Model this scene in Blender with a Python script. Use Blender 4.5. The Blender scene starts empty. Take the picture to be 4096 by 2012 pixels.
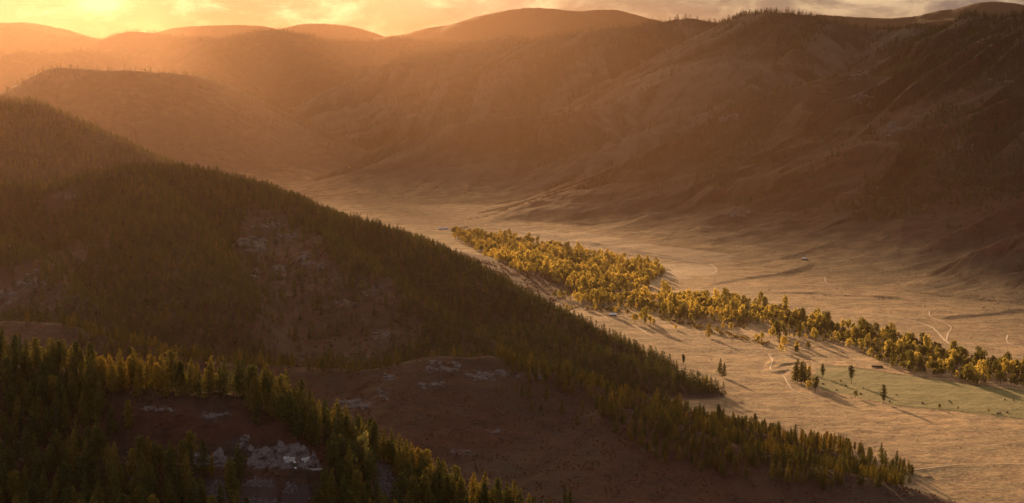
import bpy, math, random
import numpy as np
from mathutils import Vector, Matrix, Euler
rnd = random.Random(7)
rng = np.random.default_rng(7)
scene = bpy.context.scene
COL = scene.collection
R = math.radians

# ------------------------------------------------------------------ camera, sky, sun, exposure
EYE = 350.0                      # metres above the valley floor
FPX = 7643.5                     # focal length in photo pixels (4096 wide)
HOR = 300.0                      # photo row of the true horizon
PITCH = math.atan((1006 - HOR) / FPX)
cam_d = bpy.data.cameras.new("camera"); cam = bpy.data.objects.new("camera", cam_d); COL.objects.link(cam)
cam_d.sensor_width = 36; cam_d.lens = 36 * FPX / 4096
cam_d.clip_start = 1; cam_d.clip_end = 80000
cam.location = (0, 0, EYE); cam.rotation_euler = (math.pi / 2 - PITCH, 0, 0)
scene.camera = cam
cp, sp_ = math.cos(PITCH), math.sin(PITCH)

def at(u, v, Y):
    """photo pixel + forward distance -> world point"""
    a = (np.asarray(u, float) - 2048) / FPX; b = -(np.asarray(v, float) - 1006) / FPX
    dy = cp + b * sp_; dz = -sp_ + b * cp
    k = Y / dy
    return a * k, Y + 0 * a, EYE + dz * k

def proj(x, y, z):
    zz = z - EYE
    f = y * cp - zz * sp_; up = y * sp_ + zz * cp
    f = np.maximum(f, 1.0)
    return 2048 + FPX * x / f, 1006 - FPX * up / f

SUN_AZ = R(12.5)                 # left of the view direction
SUN_EL = R(9.0)
sdir = Vector((-math.sin(SUN_AZ) * math.cos(SUN_EL), math.cos(SUN_AZ) * math.cos(SUN_EL), math.sin(SUN_EL)))
sl = bpy.data.lights.new("sun", 'SUN'); sun = bpy.data.objects.new("sun", sl); COL.objects.link(sun)
sl.energy = 5.0; sl.angle = R(1.2); sl.color = (1.0, 0.58, 0.27)
sun.rotation_euler = sdir.to_track_quat('Z', 'Y').to_euler()

w = bpy.data.worlds.new("World"); scene.world = w; w.use_nodes = True
nt = w.node_tree; nt.nodes.clear()
def N(nt, t, **k):
    n = nt.nodes.new(t)
    for a, b in k.items():
        if a == 'inp':
            for i, val in b.items(): n.inputs[i].default_value = val
        else: setattr(n, a, b)
    return n
def L(nt, a, b): nt.links.new(a, b)
def math_n(nt, op, a, b=None, c=None, clamp=False):
    n = nt.nodes.new('ShaderNodeMath'); n.operation = op; n.use_clamp = clamp
    for i, x in enumerate((a, b, c)):
        if x is None: continue
        if isinstance(x, (int, float)): n.inputs[i].default_value = x
        else: nt.links.new(x, n.inputs[i])
    return n.outputs[0]
def mixc(nt, f, a, b, mode='MIX'):
    n = nt.nodes.new('ShaderNodeMix'); n.data_type = 'RGBA'; n.blend_type = mode; n.clamp_factor = True
    for i, x in ((0, f), (6, a), (7, b)):
        if isinstance(x, (int, float)): n.inputs[i].default_value = x
        elif isinstance(x, tuple): n.inputs[i].default_value = x if len(x) == 4 else (*x, 1)
        else: nt.links.new(x, n.inputs[i])
    return n.outputs[2]
def ramp(nt, f, stops):
    n = nt.nodes.new('ShaderNodeValToRGB'); e = n.color_ramp.elements
    while len(e) > 1: e.remove(e[-1])
    for i, (p, c) in enumerate(stops):
        x = e[0] if i == 0 else e.new(p)
        x.position = p; x.color = (*c, 1) if len(c) == 3 else c
    if f is not None: nt.links.new(f, n.inputs[0])
    return n.outputs[0]
def noise(nt, vec, scale, detail=4, rough=.55, dist=0.0):
    n = nt.nodes.new('ShaderNodeTexNoise')
    n.inputs['Scale'].default_value = scale; n.inputs['Detail'].default_value = detail
    n.inputs['Roughness'].default_value = rough; n.inputs['Distortion'].default_value = dist
    if vec is not None: nt.links.new(vec, n.inputs['Vector'])
    return n.outputs['Fac']
def mapping(nt, vec, scale, loc=(0, 0, 0), rot=(0, 0, 0)):
    n = nt.nodes.new('ShaderNodeMapping')
    n.inputs['Scale'].default_value = scale; n.inputs['Location'].default_value = loc; n.inputs['Rotation'].default_value = rot
    nt.links.new(vec, n.inputs['Vector']); return n.outputs[0]

SKY_GAIN = 1.0
HAZE_DENSITY = 8.8e-5; HAZE_G = 0.83; HAZE_COL = (0.070, 0.046, 0.032, 1)
sky = N(nt, 'ShaderNodeTexSky', sky_type='NISHITA', sun_disc=False)
sky.sun_elevation = SUN_EL; sky.sun_rotation = -SUN_AZ; sky.altitude = 1200; sky.dust_density = 3
tc = N(nt, 'ShaderNodeTexCoord'); gen = tc.outputs['Generated']
dt = N(nt, 'ShaderNodeVectorMath', operation='DOT_PRODUCT'); L(nt, gen, dt.inputs[0]); dt.inputs[1].default_value = sdir
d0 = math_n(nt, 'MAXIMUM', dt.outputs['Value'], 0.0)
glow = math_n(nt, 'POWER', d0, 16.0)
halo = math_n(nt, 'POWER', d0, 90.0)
base = mixc(nt, glow, (0.046, 0.058, 0.086), (0.04, 0.014, 0.003))
warp = mapping(nt, gen, (26, 26, 62))
n1 = noise(nt, warp, 1.0, 9, .62, .35)
n2 = noise(nt, mapping(nt, gen, (9, 9, 26), (3, 1, 7)), 1.0, 6, .6, .4)
streak = ramp(nt, n1, [(0.0, (0, 0, 0)), (0.47, (0, 0, 0)), (0.55, (.35, .35, .35)), (0.64, (1, 1, 1))])
dark = ramp(nt, n2, [(0.0, (1, 1, 1)), (0.42, (.55, .55, .55)), (0.56, (0, 0, 0)), (1.0, (0, 0, 0))])
bright = mixc(nt, glow, (0.34, 0.25, 0.18), (0.50, 0.40, 0.18))
c1 = mixc(nt, streak, base, bright)
c2 = mixc(nt, math_n(nt, 'MULTIPLY', dark, 0.45), c1, mixc(nt, glow, (0.036, 0.034, 0.036), (0.09, 0.040, 0.012)))
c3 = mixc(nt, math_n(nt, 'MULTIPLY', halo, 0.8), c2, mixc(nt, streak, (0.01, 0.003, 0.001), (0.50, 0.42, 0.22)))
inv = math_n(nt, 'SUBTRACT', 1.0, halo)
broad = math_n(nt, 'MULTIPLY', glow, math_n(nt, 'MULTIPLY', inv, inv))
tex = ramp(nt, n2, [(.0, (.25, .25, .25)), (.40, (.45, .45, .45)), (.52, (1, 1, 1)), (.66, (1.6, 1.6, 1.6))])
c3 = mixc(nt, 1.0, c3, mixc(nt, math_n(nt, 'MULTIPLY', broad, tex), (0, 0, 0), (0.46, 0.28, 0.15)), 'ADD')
sz = N(nt, 'ShaderNodeSeparateXYZ'); L(nt, gen, sz.inputs[0])
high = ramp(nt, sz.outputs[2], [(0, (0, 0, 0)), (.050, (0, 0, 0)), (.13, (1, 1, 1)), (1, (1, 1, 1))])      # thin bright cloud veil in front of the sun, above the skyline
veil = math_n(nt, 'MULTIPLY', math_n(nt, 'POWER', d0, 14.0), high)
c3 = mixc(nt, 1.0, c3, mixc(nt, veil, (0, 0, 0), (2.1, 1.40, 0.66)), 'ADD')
bg1 = N(nt, 'ShaderNodeBackground'); L(nt, sky.outputs[0], bg1.inputs[0]); bg1.inputs[1].default_value = 0.06
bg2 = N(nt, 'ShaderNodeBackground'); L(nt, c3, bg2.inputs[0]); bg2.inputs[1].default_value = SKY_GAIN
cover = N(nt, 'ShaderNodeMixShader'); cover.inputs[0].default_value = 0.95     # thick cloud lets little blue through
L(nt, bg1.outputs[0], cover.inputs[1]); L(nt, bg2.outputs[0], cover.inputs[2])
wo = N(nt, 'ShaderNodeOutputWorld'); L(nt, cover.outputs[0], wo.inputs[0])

vs = scene.view_settings
vs.view_transform = 'Standard'; vs.look = 'None'; vs.gamma = 1; vs.exposure = 2.12
cy = scene.cycles
cy.use_denoising = True; cy.max_bounces = 5; cy.diffuse_bounces = 2; cy.transmission_bounces = 3
cy.volume_bounces = 0; cy.transparent_max_bounces = 8; cy.caustics_reflective = False; cy.caustics_refractive = False
cy.use_adaptive_sampling = True; cy.adaptive_threshold = 0.01

# ------------------------------------------------------------------ helpers
def tag(o, label=None, cat=None, group=None, kind=None):
    if label: o['label'] = label
    if cat: o['category'] = cat
    if group: o['group'] = group
    if kind: o['kind'] = kind
    return o
def mesh_from(name, V, F, mats=(), smooth=False, mi=None):
    """V (n,3) array, F list/array of polygons (all same length when array)"""
    me = bpy.data.meshes.new(name)
    V = np.asarray(V, dtype=np.float32)
    if isinstance(F, np.ndarray):
        nf, k = F.shape
        me.vertices.add(len(V)); me.vertices.foreach_set('co', V.ravel())
        me.loops.add(nf * k); me.loops.foreach_set('vertex_index', F.astype(np.int32).ravel())
        me.polygons.add(nf); me.polygons.foreach_set('loop_start', (np.arange(nf) * k).astype(np.int32))
        me.update(calc_edges=True)
    else:
        me.from_pydata(V.tolist(), [], F); me.update()
    for m in mats: me.materials.append(m)
    if smooth: me.polygons.foreach_set('use_smooth', np.ones(len(me.polygons), bool))
    if mi is not None: me.polygons.foreach_set('material_index', np.asarray(mi, np.int32))
    return me
def obj(name, me, parent=None, loc=None):
    o = bpy.data.objects.new(name, me); COL.objects.link(o)
    if parent is not None: o.parent = parent
    if loc is not None: o.location = loc
    return o

# ------------------------------------------------------------------ noise
def _hash(ix, iy, seed):
    h = (ix.astype(np.int64) * 374761393 + iy.astype(np.int64) * 668265263 + seed * 1442695041) & 0xffffffff
    h = ((h ^ (h >> 13)) * 1274126177) & 0xffffffff
    h = (h ^ (h >> 16)) & 0xffffffff
    return h.astype(np.float64) / 0xffffffff
def gnoise(x, y, seed=0):
    ix = np.floor(x); iy = np.floor(y); fx = x - ix; fy = y - iy
    ux = fx * fx * fx * (fx * (fx * 6 - 15) + 10); uy = fy * fy * fy * (fy * (fy * 6 - 15) + 10)
    def g(a, b):
        t = _hash(ix + a, iy + b, seed) * 2 * np.pi
        return np.cos(t) * (fx - a) + np.sin(t) * (fy - b)
    return ((g(0, 0) * (1 - ux) + g(1, 0) * ux) * (1 - uy) + (g(0, 1) * (1 - ux) + g(1, 1) * ux) * uy) * 1.5
def fbm(x, y, seed=0, oct=4, gain=.5):
    s = 0; a = 1.0; f = 1.0
    for o in range(oct):
        s = s + a * gnoise(x * f + 17.3 * o, y * f - 9.1 * o, seed + o * 31); a *= gain; f *= 2.03
    return s
def ridged(x, y, seed=0, oct=3):
    s = 0; a = 1.0; f = 1.0
    for o in range(oct):
        s = s + a * (1 - np.abs(gnoise(x * f + 5.7 * o, y * f + 3.3 * o, seed + o * 13)) * 2); a *= .5; f *= 2.1
    return s / 1.75
def sstep(a, b, x):
    t = np.clip((x - a) / (b - a), 0, 1); return t * t * (3 - 2 * t)

# ------------------------------------------------------------------ terrain: a polar grid of ground seen from the pass
NA = 1060; A0, A1 = R(-23), R(23)
rad = np.concatenate([np.geomspace(120, 700, 60, endpoint=False), np.geomspace(700, 5200, 1150, endpoint=False),
                      np.geomspace(5200, 12500, 520, endpoint=False), np.geomspace(12500, 17200, 110)])
NR = len(rad)
ang = np.linspace(A0, A1, NA)
RR, AA = np.meshgrid(rad, ang, indexing='ij')
GX = RR * np.sin(AA); GY = RR * np.cos(AA)

def cr(pts, n=4):
    P = np.array(pts, float); out = []
    for i in range(len(P) - 1):
        p0 = P[max(i - 1, 0)]; p1 = P[i]; p2 = P[i + 1]; p3 = P[min(i + 2, len(P) - 1)]
        for k in range(n):
            t = k / n
            out.append(.5 * ((2 * p1) + (-p0 + p2) * t + (2 * p0 - 5 * p1 + 4 * p2 - p3) * t * t + (-p0 + 3 * p1 - 3 * p2 + p3) * t ** 3))
    out.append(P[-1]); return np.array(out)

# crest polylines (photo column, photo row of the bare ground, distance in metres) ; slope, exponent, rounding, rib size, rib height, owner
RIDGES = [
 ('near_hill', [(-900,1180,1020),(-400,1310,960),(0,1440,930),(300,1500,920),(600,1560,900),(1000,1572,900),(1150,1620,896),(1250,1730,890),(1330,1830,885),(1420,1875,885),(1600,1935,880),(1800,2000,880),(2000,2075,880),(2300,2230,880)], .60, 1.25, 8, 34, .05),
 ('heath_ridge', [(-900,1200,2050),(-400,1250,2000),(0,1290,1950),(250,1305,1900),(400,1350,1880),(700,1420,1850),(1000,1462,1830),(1400,1484,1800),(1560,1468,1800),(1720,1430,1800),(1850,1424,1800),(1990,1430,1800),(2100,1478,1790),(2300,1525,1780),(2600,1612,1760),(2900,1700,1740),(3300,1805,1700),(3560,1885,1675),(3700,1930,1650)], .40, 1.5, 14, 90, .05),
 ('heath_ridge', [(2500,1640,1700),(2800,1745,1650),(3100,1830,1600),(3350,1890,1560),(3560,1945,1530),(3740,2010,1500),(3900,2110,1440)], .24, 1.35, 25, 120, .02),
 ('wooded_hill', [(-900,800,3000),(-400,765,3000),(0,748,3000),(240,738,3000),(400,702,3050),(560,674,3100),(800,692,3200),(900,717,3200),(1000,742,3150),(1100,774,3100),(1200,818,3000),(1300,868,2950),(1500,916,2850),(1700,990,2740),(1850,1060,2640),(2000,1140,2540),(2150,1228,2440),(2300,1300,2350),(2500,1396,2280),(2650,1466,2240),(2740,1505,2215),(2800,1540,2170)], .42, 1.5, 25, 170, .055),
 ('wooded_hill', [(2150,1330,2290),(2300,1400,2210),(2500,1470,2150),(2650,1512,2110),(2760,1545,2080)], .22, 1.4, 24, 200, .02),
 ('wooded_hill', [(1150,860,3000),(1320,960,2760),(1500,1090,2560),(1800,1290,2320),(2060,1400,2150),(2250,1475,2070)], .40, 1.4, 14, 90, .05),
 ('wooded_hill', [(-300,900,2700),(100,1000,2500),(200,1080,2380),(320,1190,2250)], .5, 1.4, 14, 90, .04),
 ('wooded_hill', [(560,690,3060),(700,850,2760),(820,1000,2560),(900,1180,2350)], .42, 1.4, 20, 90, .04),
 ('left_ridge', [(-900,230,4800),(-400,330,4600),(0,402,4500),(150,420,4450),(300,490,4400),(450,555,4300),(600,625,4200),(750,685,4100),(870,725,4000),(1100,835,3900),(1300,905,3800),(1500,970,3700)], .45, 1.5, 25, 180, .04),
 ('flat_spur', [(-300,520,6000),(0,402,6200),(70,370,6300),(150,318,6400),(225,272,6500),(400,280,6500),(600,286,6550),(760,300,6650),(880,335,6900),(1000,390,7200),(1120,460,7600),(1230,550,8000)], .55, 1.5, 40, 260, .10),
 ('far_ridge', [(-600,330,9800),(0,225,9600),(100,206,9600),(230,212,9700),(330,200,9800),(480,240,9900),(600,330,9800)], .50, 1.5, 60, 400, .1),
 ('far_ridge', [(-700,40,12500),(-200,80,12300),(0,104,12200),(100,106,12200),(200,132,12000),(330,152,11900),(420,164,11700),(470,145,11500),(520,128,11500),(620,133,11500),(750,153,11500),(900,150,11500),(1000,130,11500),(1080,119,11500),(1200,134,11400),(1300,158,11400),(1500,163,11300),(1600,150,11300),(1750,164,11300),(1900,164,11300),(2040,150,11200),(2140,172,11000),(2300,260,10600)], .46, 1.5, 60, 420, .10),
 ('far_ridge', [(800,150,11400),(900,260,10700),(1000,380,10000),(1080,480,9500)], .40, 1.4, 60, 300, .1),
 ('far_ridge', [(1560,270,9300),(1640,218,9500),(1750,200,9600),(1880,194,9700),(1980,203,9800),(2120,190,9900)], .45, 1.4, 50, 300, .08),
 ('far_mountain', [(-900,20,13695),(-300,70,13280),(0,90,13114),(110,90,13114),(220,112,12948),(330,148,13552),(430,190,13376)], .40, 1.5, 100, 900, .05),
 ('far_mountain', [(560,165,14600),(660,128,14600),(740,107,14600),(900,100,14600),(1040,104,14600),(1130,135,14600),(1170,115,14600),(1230,95,14600),(1330,96,14600),(1400,110,14600),(1500,152,14600),(1650,200,14600)], .36, 1.5, 100, 900, .04),
 ('far_mountain', [(1450,165,14110),(1560,146,14110),(1700,127,14110),(1760,105,14110),(1850,98,14110),(1910,84,14110),(1960,60,14110),(2020,45,14110),(2090,33,14110),(2150,31,14110),(2250,40,14110),(2320,44,14276),(2440,38,14442),(2500,62,14442),(2600,78,14359),(2800,140,14110)], .36, 1.5, 110, 900, .06),
 ('far_mountain', [(3000,110,13200),(3250,62,13200),(3330,62,13200),(3450,70,13200),(3570,72,13200),(3700,60,13200),(3760,48,13200),(3790,38,13200),(3860,33,13200),(3930,10,13200),(3975,6,13200),(4040,12,13200),(4110,22,13200),(4400,4,13200),(5000,4,13200)], .30, 1.5, 60, 500, .14),
 ('east_range', [(1020,600,8500),(1180,500,8300),(1320,390,8300),(1420,318,8300),(1500,272,8300),(1620,246,8300),(1800,218,8300),(2000,195,8300),(2120,178,8100)], 0.61, 1.42, 28, 325, 0.17),
 ('east_range', [(2050,205,8200),(2140,172,8000),(2250,142,7800),(2400,122,7600),(2600,95,7500),(2750,76,7500),(2850,92,7500),(2900,110,7500),(3100,150,7500)], 0.66, 1.42, 28, 325, 0.20),
 ('east_range', [(2600,95,7500),(2480,165,7300),(2260,208,7200),(2120,228,7150),(1900,292,7050),(1700,352,7000),(1520,440,6950),(1350,540,6900),(1200,640,7000)], 0.61, 1.42, 28, 300, 0.20),
 ('peak_range', [(2860,120,7100),(2900,98,6900),(2980,66,6700),(3080,52,6500),(3200,60,6400),(3300,80,6400),(3400,107,6400),(3500,122,6400),(3600,118,6300),(3700,110,6200),(3790,128,6200),(3950,190,6200)], 0.66, 1.65, 28, 300, 0.22),
 ('peak_range', [(2980,66,6700),(2860,180,6500),(2720,300,6300),(2560,385,6150),(2400,430,6050),(2250,452,5950),(2050,470,5900),(1850,498,5900),(1700,532,5900),(1500,608,5900),(1350,682,5900),(1180,748,5950)], 0.58, 1.65, 24, 275, 0.22),
 ('peak_range', [(3300,80,6400),(3180,200,6100),(3020,330,5800),(2850,440,5500),(2600,520,5350),(2350,600,5300),(2150,690,5300),(1980,770,5350)], 0.53, 1.65, 24, 250, 0.20),
 ('near_range', [(3660,170,5250),(3740,135,5150),(3800,118,5000),(3850,85,4900),(3900,65,4800),(4000,80,4700),(4100,62,4600),(4400,0,4400),(4900,-60,4200)], 0.66, 1.65, 17, 212, 0.22),
 ('near_range', [(3740,135,5150),(3660,160,5150),(3560,185,5100),(3400,285,5000),(3300,335,4950),(3180,352,4900),(3000,405,4850),(2850,470,4800),(2700,560,4750),(2500,650,4750),(2300,730,4750),(2100,805,4800),(1950,862,4850)], 0.55, 1.65, 17, 212, 0.22),
 ('near_range', [(3900,150,4750),(3850,300,4550),(3700,440,4450),(3500,565,4320),(3300,665,4200),(3200,722,4150),(3050,802,4100),(2900,880,4100),(2780,935,4150)], 0.55, 1.65, 14, 187, 0.22),
 ('near_range', [(4300,250,4300),(4120,400,4150),(3950,520,4050),(3780,620,3950),(3600,760,3850),(3480,850,3800)], 0.55, 1.65, 14, 162, 0.20),
 ('foot_spur', [(4700,560,3700),(4300,710,3600),(4096,795,3540),(3980,850,3500),(3850,915,3450),(3700,988,3450),(3600,1030,3480),(3500,1062,3500)], 0.55, 1.42, 8, 100, 0.20),
 ('foot_spur', [(4700,700,3250),(4300,850,3200),(4096,932,3190),(3900,1012,3170),(3750,1082,3170),(3640,1140,3180)], 0.55, 1.42, 8, 87, 0.20),
 ('foot_spur', [(4500,1000,3050),(4150,1085,3020),(4050,1125,3030),(3980,1150,3040)], 0.53, 1.42, 8, 62, 0.20),
]
OWN = ['valley_floor', 'near_hill', 'heath_ridge', 'wooded_hill', 'left_ridge', 'flat_spur', 'far_ridge', 'far_mountain', 'east_range', 'peak_range', 'near_range', 'foot_spur']

# valley floor: gently undulating, rising in fans toward the mountains on the east side and to the far west
Z = 2.2 * fbm(GX / 420, GY / 420, 3, 3) + 0.7 * fbm(GX / 70, GY / 110, 5, 3)
# the floor may lie a little under the horizon far away so the last mountains stand on it
FL_AMP = sstep(5500, 9000, RR)
Z *= (1 + 3 * FL_AMP)
own = np.zeros((NR, NA), np.int8)
def smax(a, b, k):
    h = np.clip(.5 + .5 * (b - a) / k, 0, 1)
    return a * (1 - h) + b * h + k * h * (1 - h)
ridge_id = np.full((NR, NA), -1, np.int8)
crest_d = np.full((NR, NA), 1e6); ribv = np.zeros((NR, NA))
for ri, (oname, pts, s, p, r0, lam, ramp_h) in enumerate(RIDGES):
    P = cr(pts, 4)
    X, Y, ZC = at(P[:, 0], P[:, 1], P[:, 2])
    ZC = np.maximum(ZC, 0.5)
    best = np.full((NR, NA), -1e3); arc = np.zeros((NR, NA)); dd = np.full((NR, NA), 1e6); hh = np.zeros((NR, NA))
    acc = 0.0
    lo_i, hi_i, lo_j, hi_j = NR, 0, NA, 0
    for k in range(len(X) - 1):
        x0, y0, z0, x1, y1, z1 = X[k], Y[k], ZC[k], X[k + 1], Y[k + 1], ZC[k + 1]
        wmax = max(z0, z1) * p / s * 1.05 + 5
        ra = math.hypot(x0, y0); rb = math.hypot(x1, y1)
        i0 = np.searchsorted(rad, max(min(ra, rb) - wmax, 1)); i1 = np.searchsorted(rad, max(ra, rb) + wmax)
        rm = max(min(ra, rb) - 0, 50); da = math.asin(min(1, wmax / rm)) if wmax < rm else 1.2
        ta, tb = math.atan2(x0, y0), math.atan2(x1, y1)
        j0 = max(0, int((min(ta, tb) - da - A0) / (A1 - A0) * (NA - 1))); j1 = min(NA, int((max(ta, tb) + da - A0) / (A1 - A0) * (NA - 1)) + 2)
        seg = math.hypot(x1 - x0, y1 - y0)
        if i1 <= i0 or j1 <= j0: acc += seg; continue
        gx = GX[i0:i1, j0:j1]; gy = GY[i0:i1, j0:j1]
        ex, ey = (x1 - x0) / seg, (y1 - y0) / seg
        t = np.clip((gx - x0) * ex + (gy - y0) * ey, 0, seg)
        d = np.hypot(gx - x0 - ex * t, gy - y0 - ey * t)
        side = np.sign((gx - x0) * ey - (gy - y0) * ex)
        zc = z0 + (z1 - z0) * t / seg
        dr = np.sqrt(d * d + r0 * r0) - r0
        mx, my = (x0 + x1) / 2, (y0 + y1) / 2; sg_ = 1.0 if (-ey * mx + ex * my) > 0 else -1.0
        sdist = ((gx - x0) * -ey + (gy - y0) * ex) * sg_                 # > 0 on the side turned away from the pass
        uu = np.clip(dr * s * (1 + 1.5 * np.clip(sdist / (d + 1), 0, 1)) / zc / p, 0, 1)
        z = zc * (1 - uu) ** p
        b = best[i0:i1, j0:j1]; m = z > b
        b[m] = z[m]; arc[i0:i1, j0:j1][m] = (acc + t + side * 0.37 * d)[m]
        dd[i0:i1, j0:j1][m] = d[m]; hh[i0:i1, j0:j1][m] = uu[m]
        acc += seg
        lo_i = min(lo_i, i0); hi_i = max(hi_i, i1); lo_j = min(lo_j, j0); hi_j = max(hi_j, j1)
    if hi_i <= lo_i: continue
    sl_ = (slice(lo_i, hi_i), slice(lo_j, hi_j))
    b = best[sl_]; act = b > 0.02
    gx = GX[sl_]; gy = GY[sl_]; a_ = arc[sl_]; d_ = dd[sl_]; u_ = hh[sl_]
    wv = a_ + lam * .45 * gnoise(gx / lam / 1.3, gy / lam / 1.3, 40 + ri)
    rib = np.abs(gnoise(wv / lam, d_ / (lam * 5) + ri * 7.7, 60 + ri)) * 2 * .65 + np.abs(gnoise(wv / lam * 2.3, d_ / (lam * 3) + ri * 3.7, 90 + ri)) * 2 * .35
    win = np.clip(u_ * 3.0, 0, 1) * np.clip((1 - u_) * 1.25, 0, 1) ** 1.4
    hc = b / np.maximum((1 - u_) ** p, .02)
    b = b - win * (rib - .42) * ramp_h * 1.3 * np.minimum(hc, 450)
    b = np.where(act, b, -50)
    k = 3 + 0.04 * np.minimum(hc, 300)
    zz = Z[sl_]
    io = OWN.index(oname)
    take = (b > zz) & act & (b > (9 if ri >= 21 else 3))
    own[sl_][take] = io; ridge_id[sl_][take] = ri
    cd = crest_d[sl_]; cd[take] = d_[take]
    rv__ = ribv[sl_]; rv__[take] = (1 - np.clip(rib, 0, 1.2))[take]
    Z[sl_] = np.where(act, smax(zz, b, np.where(act, k, 1)), zz)
# ground falling away right below the pass the camera stands on
near = 344 - 0.46 * RR
own[(near > Z) & (RR < 720)] = 1
Z = np.where(RR < 760, smax(Z, near, 6.0), Z)
# smaller relief
HN = np.clip(Z / 60, 0, 1)
Z += HN * 4.0 * ridged(GX / 70, GY / 70, 15, 3) * sstep(2600, 4000, RR) * sstep(12000, 8000, RR) * (own >= 8)
Z += HN * (3.0 * fbm(GX / 85, GY / 85, 11, 3) + 1.4 * ridged(GX / 28, GY / 28, 12, 3) * sstep(7000, 3000, RR))
Z += sstep(4500, 2500, RR) * (0.35 * fbm(GX / 16, GY / 22, 14, 2))

# river terraces and gully banks on the floor: (photo polyline at ground level, height of the step, how far it fades behind, inner width)
def floor_pt(u, v, z=0.0):
    b = -(np.asarray(v, float) - 1006) / FPX; a = (np.asarray(u, float) - 2048) / FPX
    dy = cp + b * sp_; dz = -sp_ + b * cp
    k = (z - EYE) / dz
    return a * k, dy * k
SCARPS = [
 ([(2780,1165),(2900,1128),(3050,1108),(3200,1090),(3350,1058),(3560,1020),(3700,985)], 4.5, 110, 9),
 ([(2800,1165),(2900,1195),(3000,1215),(3120,1235)], 4.0, 90, 6),
 ([(2600,1195),(2700,1187),(2780,1165)], 4.0, 90, 6),
 ([(3000,1170),(3200,1175),(3400,1185),(3600,1200),(3720,1222),(3800,1228)], 3.0, 80, 5),
 ([(3750,1280),(3950,1265),(4150,1240)], 4.0, 80, 6),
 ([(3100,1430),(3060,1465),(3110,1490),(3180,1465)], 4.5, 50, 5),
 ([(2750,1350),(2900,1400),(3050,1430),(3200,1450)], 1.0, 60, 4),
 ([(1950,905),(2200,955),(2450,1000),(2700,1042),(2830,1062)], 6.0, 160, 8),
 ([(2300,1210),(2450,1222),(2600,1228),(2760,1262),(2900,1320)], 3.5, 60, 6),
 ([(3640,1895),(3850,1872),(4200,1862)], .5, 30, 3),
 ([(3300,1745),(3500,1735),(3750,1752)], .8, 20, 3),
 ([(3320,975),(3420,968),(3500,985)], 4.0, 60, 5),
 ([(3730,1105),(3850,1108)], 1.5, 30, 4),
]
for pts, A, back, wd in SCARPS:
    P = cr(pts, 5); x, y = floor_pt(P[:, 0], P[:, 1])
    best = np.full((NR, NA), 1e9); sg = np.zeros((NR, NA))
    i0 = np.searchsorted(rad, y.min() - back * 3); i1 = np.searchsorted(rad, y.max() * 1.06 + back * 3)
    S = (slice(i0, i1), slice(0, NA)); gx = GX[S]; gy = GY[S]
    b = best[S]; g = sg[S]; e = np.zeros_like(gx); Ltot = len(x) - 1
    for k in range(Ltot):
        dx, dy = x[k + 1] - x[k], y[k + 1] - y[k]; sgm = math.hypot(dx, dy)
        t = np.clip(((gx - x[k]) * dx + (gy - y[k]) * dy) / sgm ** 2, 0, 1)
        d = np.hypot(gx - x[k] - dx * t, gy - y[k] - dy * t); m = d < b
        b[m] = d[m]; g[m] = ((gy - y[k]) * dx - (gx - x[k]) * dy)[m]; e[m] = ((k + t) / Ltot)[m]
    sd = np.sign(g) * np.sign(x[-1] - x[0]) * b + 3 * gnoise(gx / 40, gy / 40, 77)
    Z[S] += A * sstep(-wd, wd, sd) * np.exp(-np.clip(sd, 0, None) / back) * np.clip(np.minimum(e, 1 - e) * 5, 0, 1) * (.7 + .6 * gnoise(gx / 90, gy / 90, 78)) * (own[S] == 0)

# road bench on the near hill
ROADPX = [(-200,1838,868),(150,1840,866),(380,1848,864),(700,1862,861),(900,1876,858),(1100,1882,857),(1230,1879,857),(1290,1876,858)]
RP = cr(ROADPX, 8)
RX, RY, RZ = at(RP[:, 0], RP[:, 1], RP[:, 2])
i0, i1 = np.searchsorted(rad, 815), np.searchsorted(rad, 935)
gx = GX[i0:i1]; gy = GY[i0:i1]; bd = np.full(gx.shape, 1e9); bz = np.zeros(gx.shape); bs = np.zeros(gx.shape)
for k in range(len(RX) - 1):
    dx, dy = RX[k + 1] - RX[k], RY[k + 1] - RY[k]
    t = np.clip(((gx - RX[k]) * dx + (gy - RY[k]) * dy) / (dx * dx + dy * dy), 0, 1)
    d = np.hypot(gx - RX[k] - dx * t, gy - RY[k] - dy * t); m = d < bd
    bd[m] = d[m]; bz[m] = (RZ[k] + (RZ[k + 1] - RZ[k]) * t)[m]; bs[m] = np.sign((gy - RY[k]) * dx - (gx - RX[k]) * dy)[m]
zz = Z[i0:i1]
up = bz + np.clip(bd - 5.6, 0, None) * 1.6         # cut slope above
dn = bz - np.clip(bd - 3.2, 0, None) * 1.1        # fill below
lim = np.where(bs > 0, np.minimum(zz, up), np.maximum(zz, dn))
lim = np.where(bs > 0, np.maximum(lim, bz), np.minimum(lim, bz + .3 * bd))
ex_, ey_ = RX[-1] - RX[-2], RY[-1] - RY[-2]; el_ = math.hypot(ex_, ey_)
past = ((gx - RX[-1]) * ex_ + (gy - RY[-1]) * ey_) / el_         # beyond the end of the bench
fd = np.clip(1 - past / 6, 0, 1) * np.clip(1 - (bd - 22) / 14, 0, 1)
Z[i0:i1] = zz + (np.where(bd < 3.2, bz - .12, lim) - zz) * fd

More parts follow.
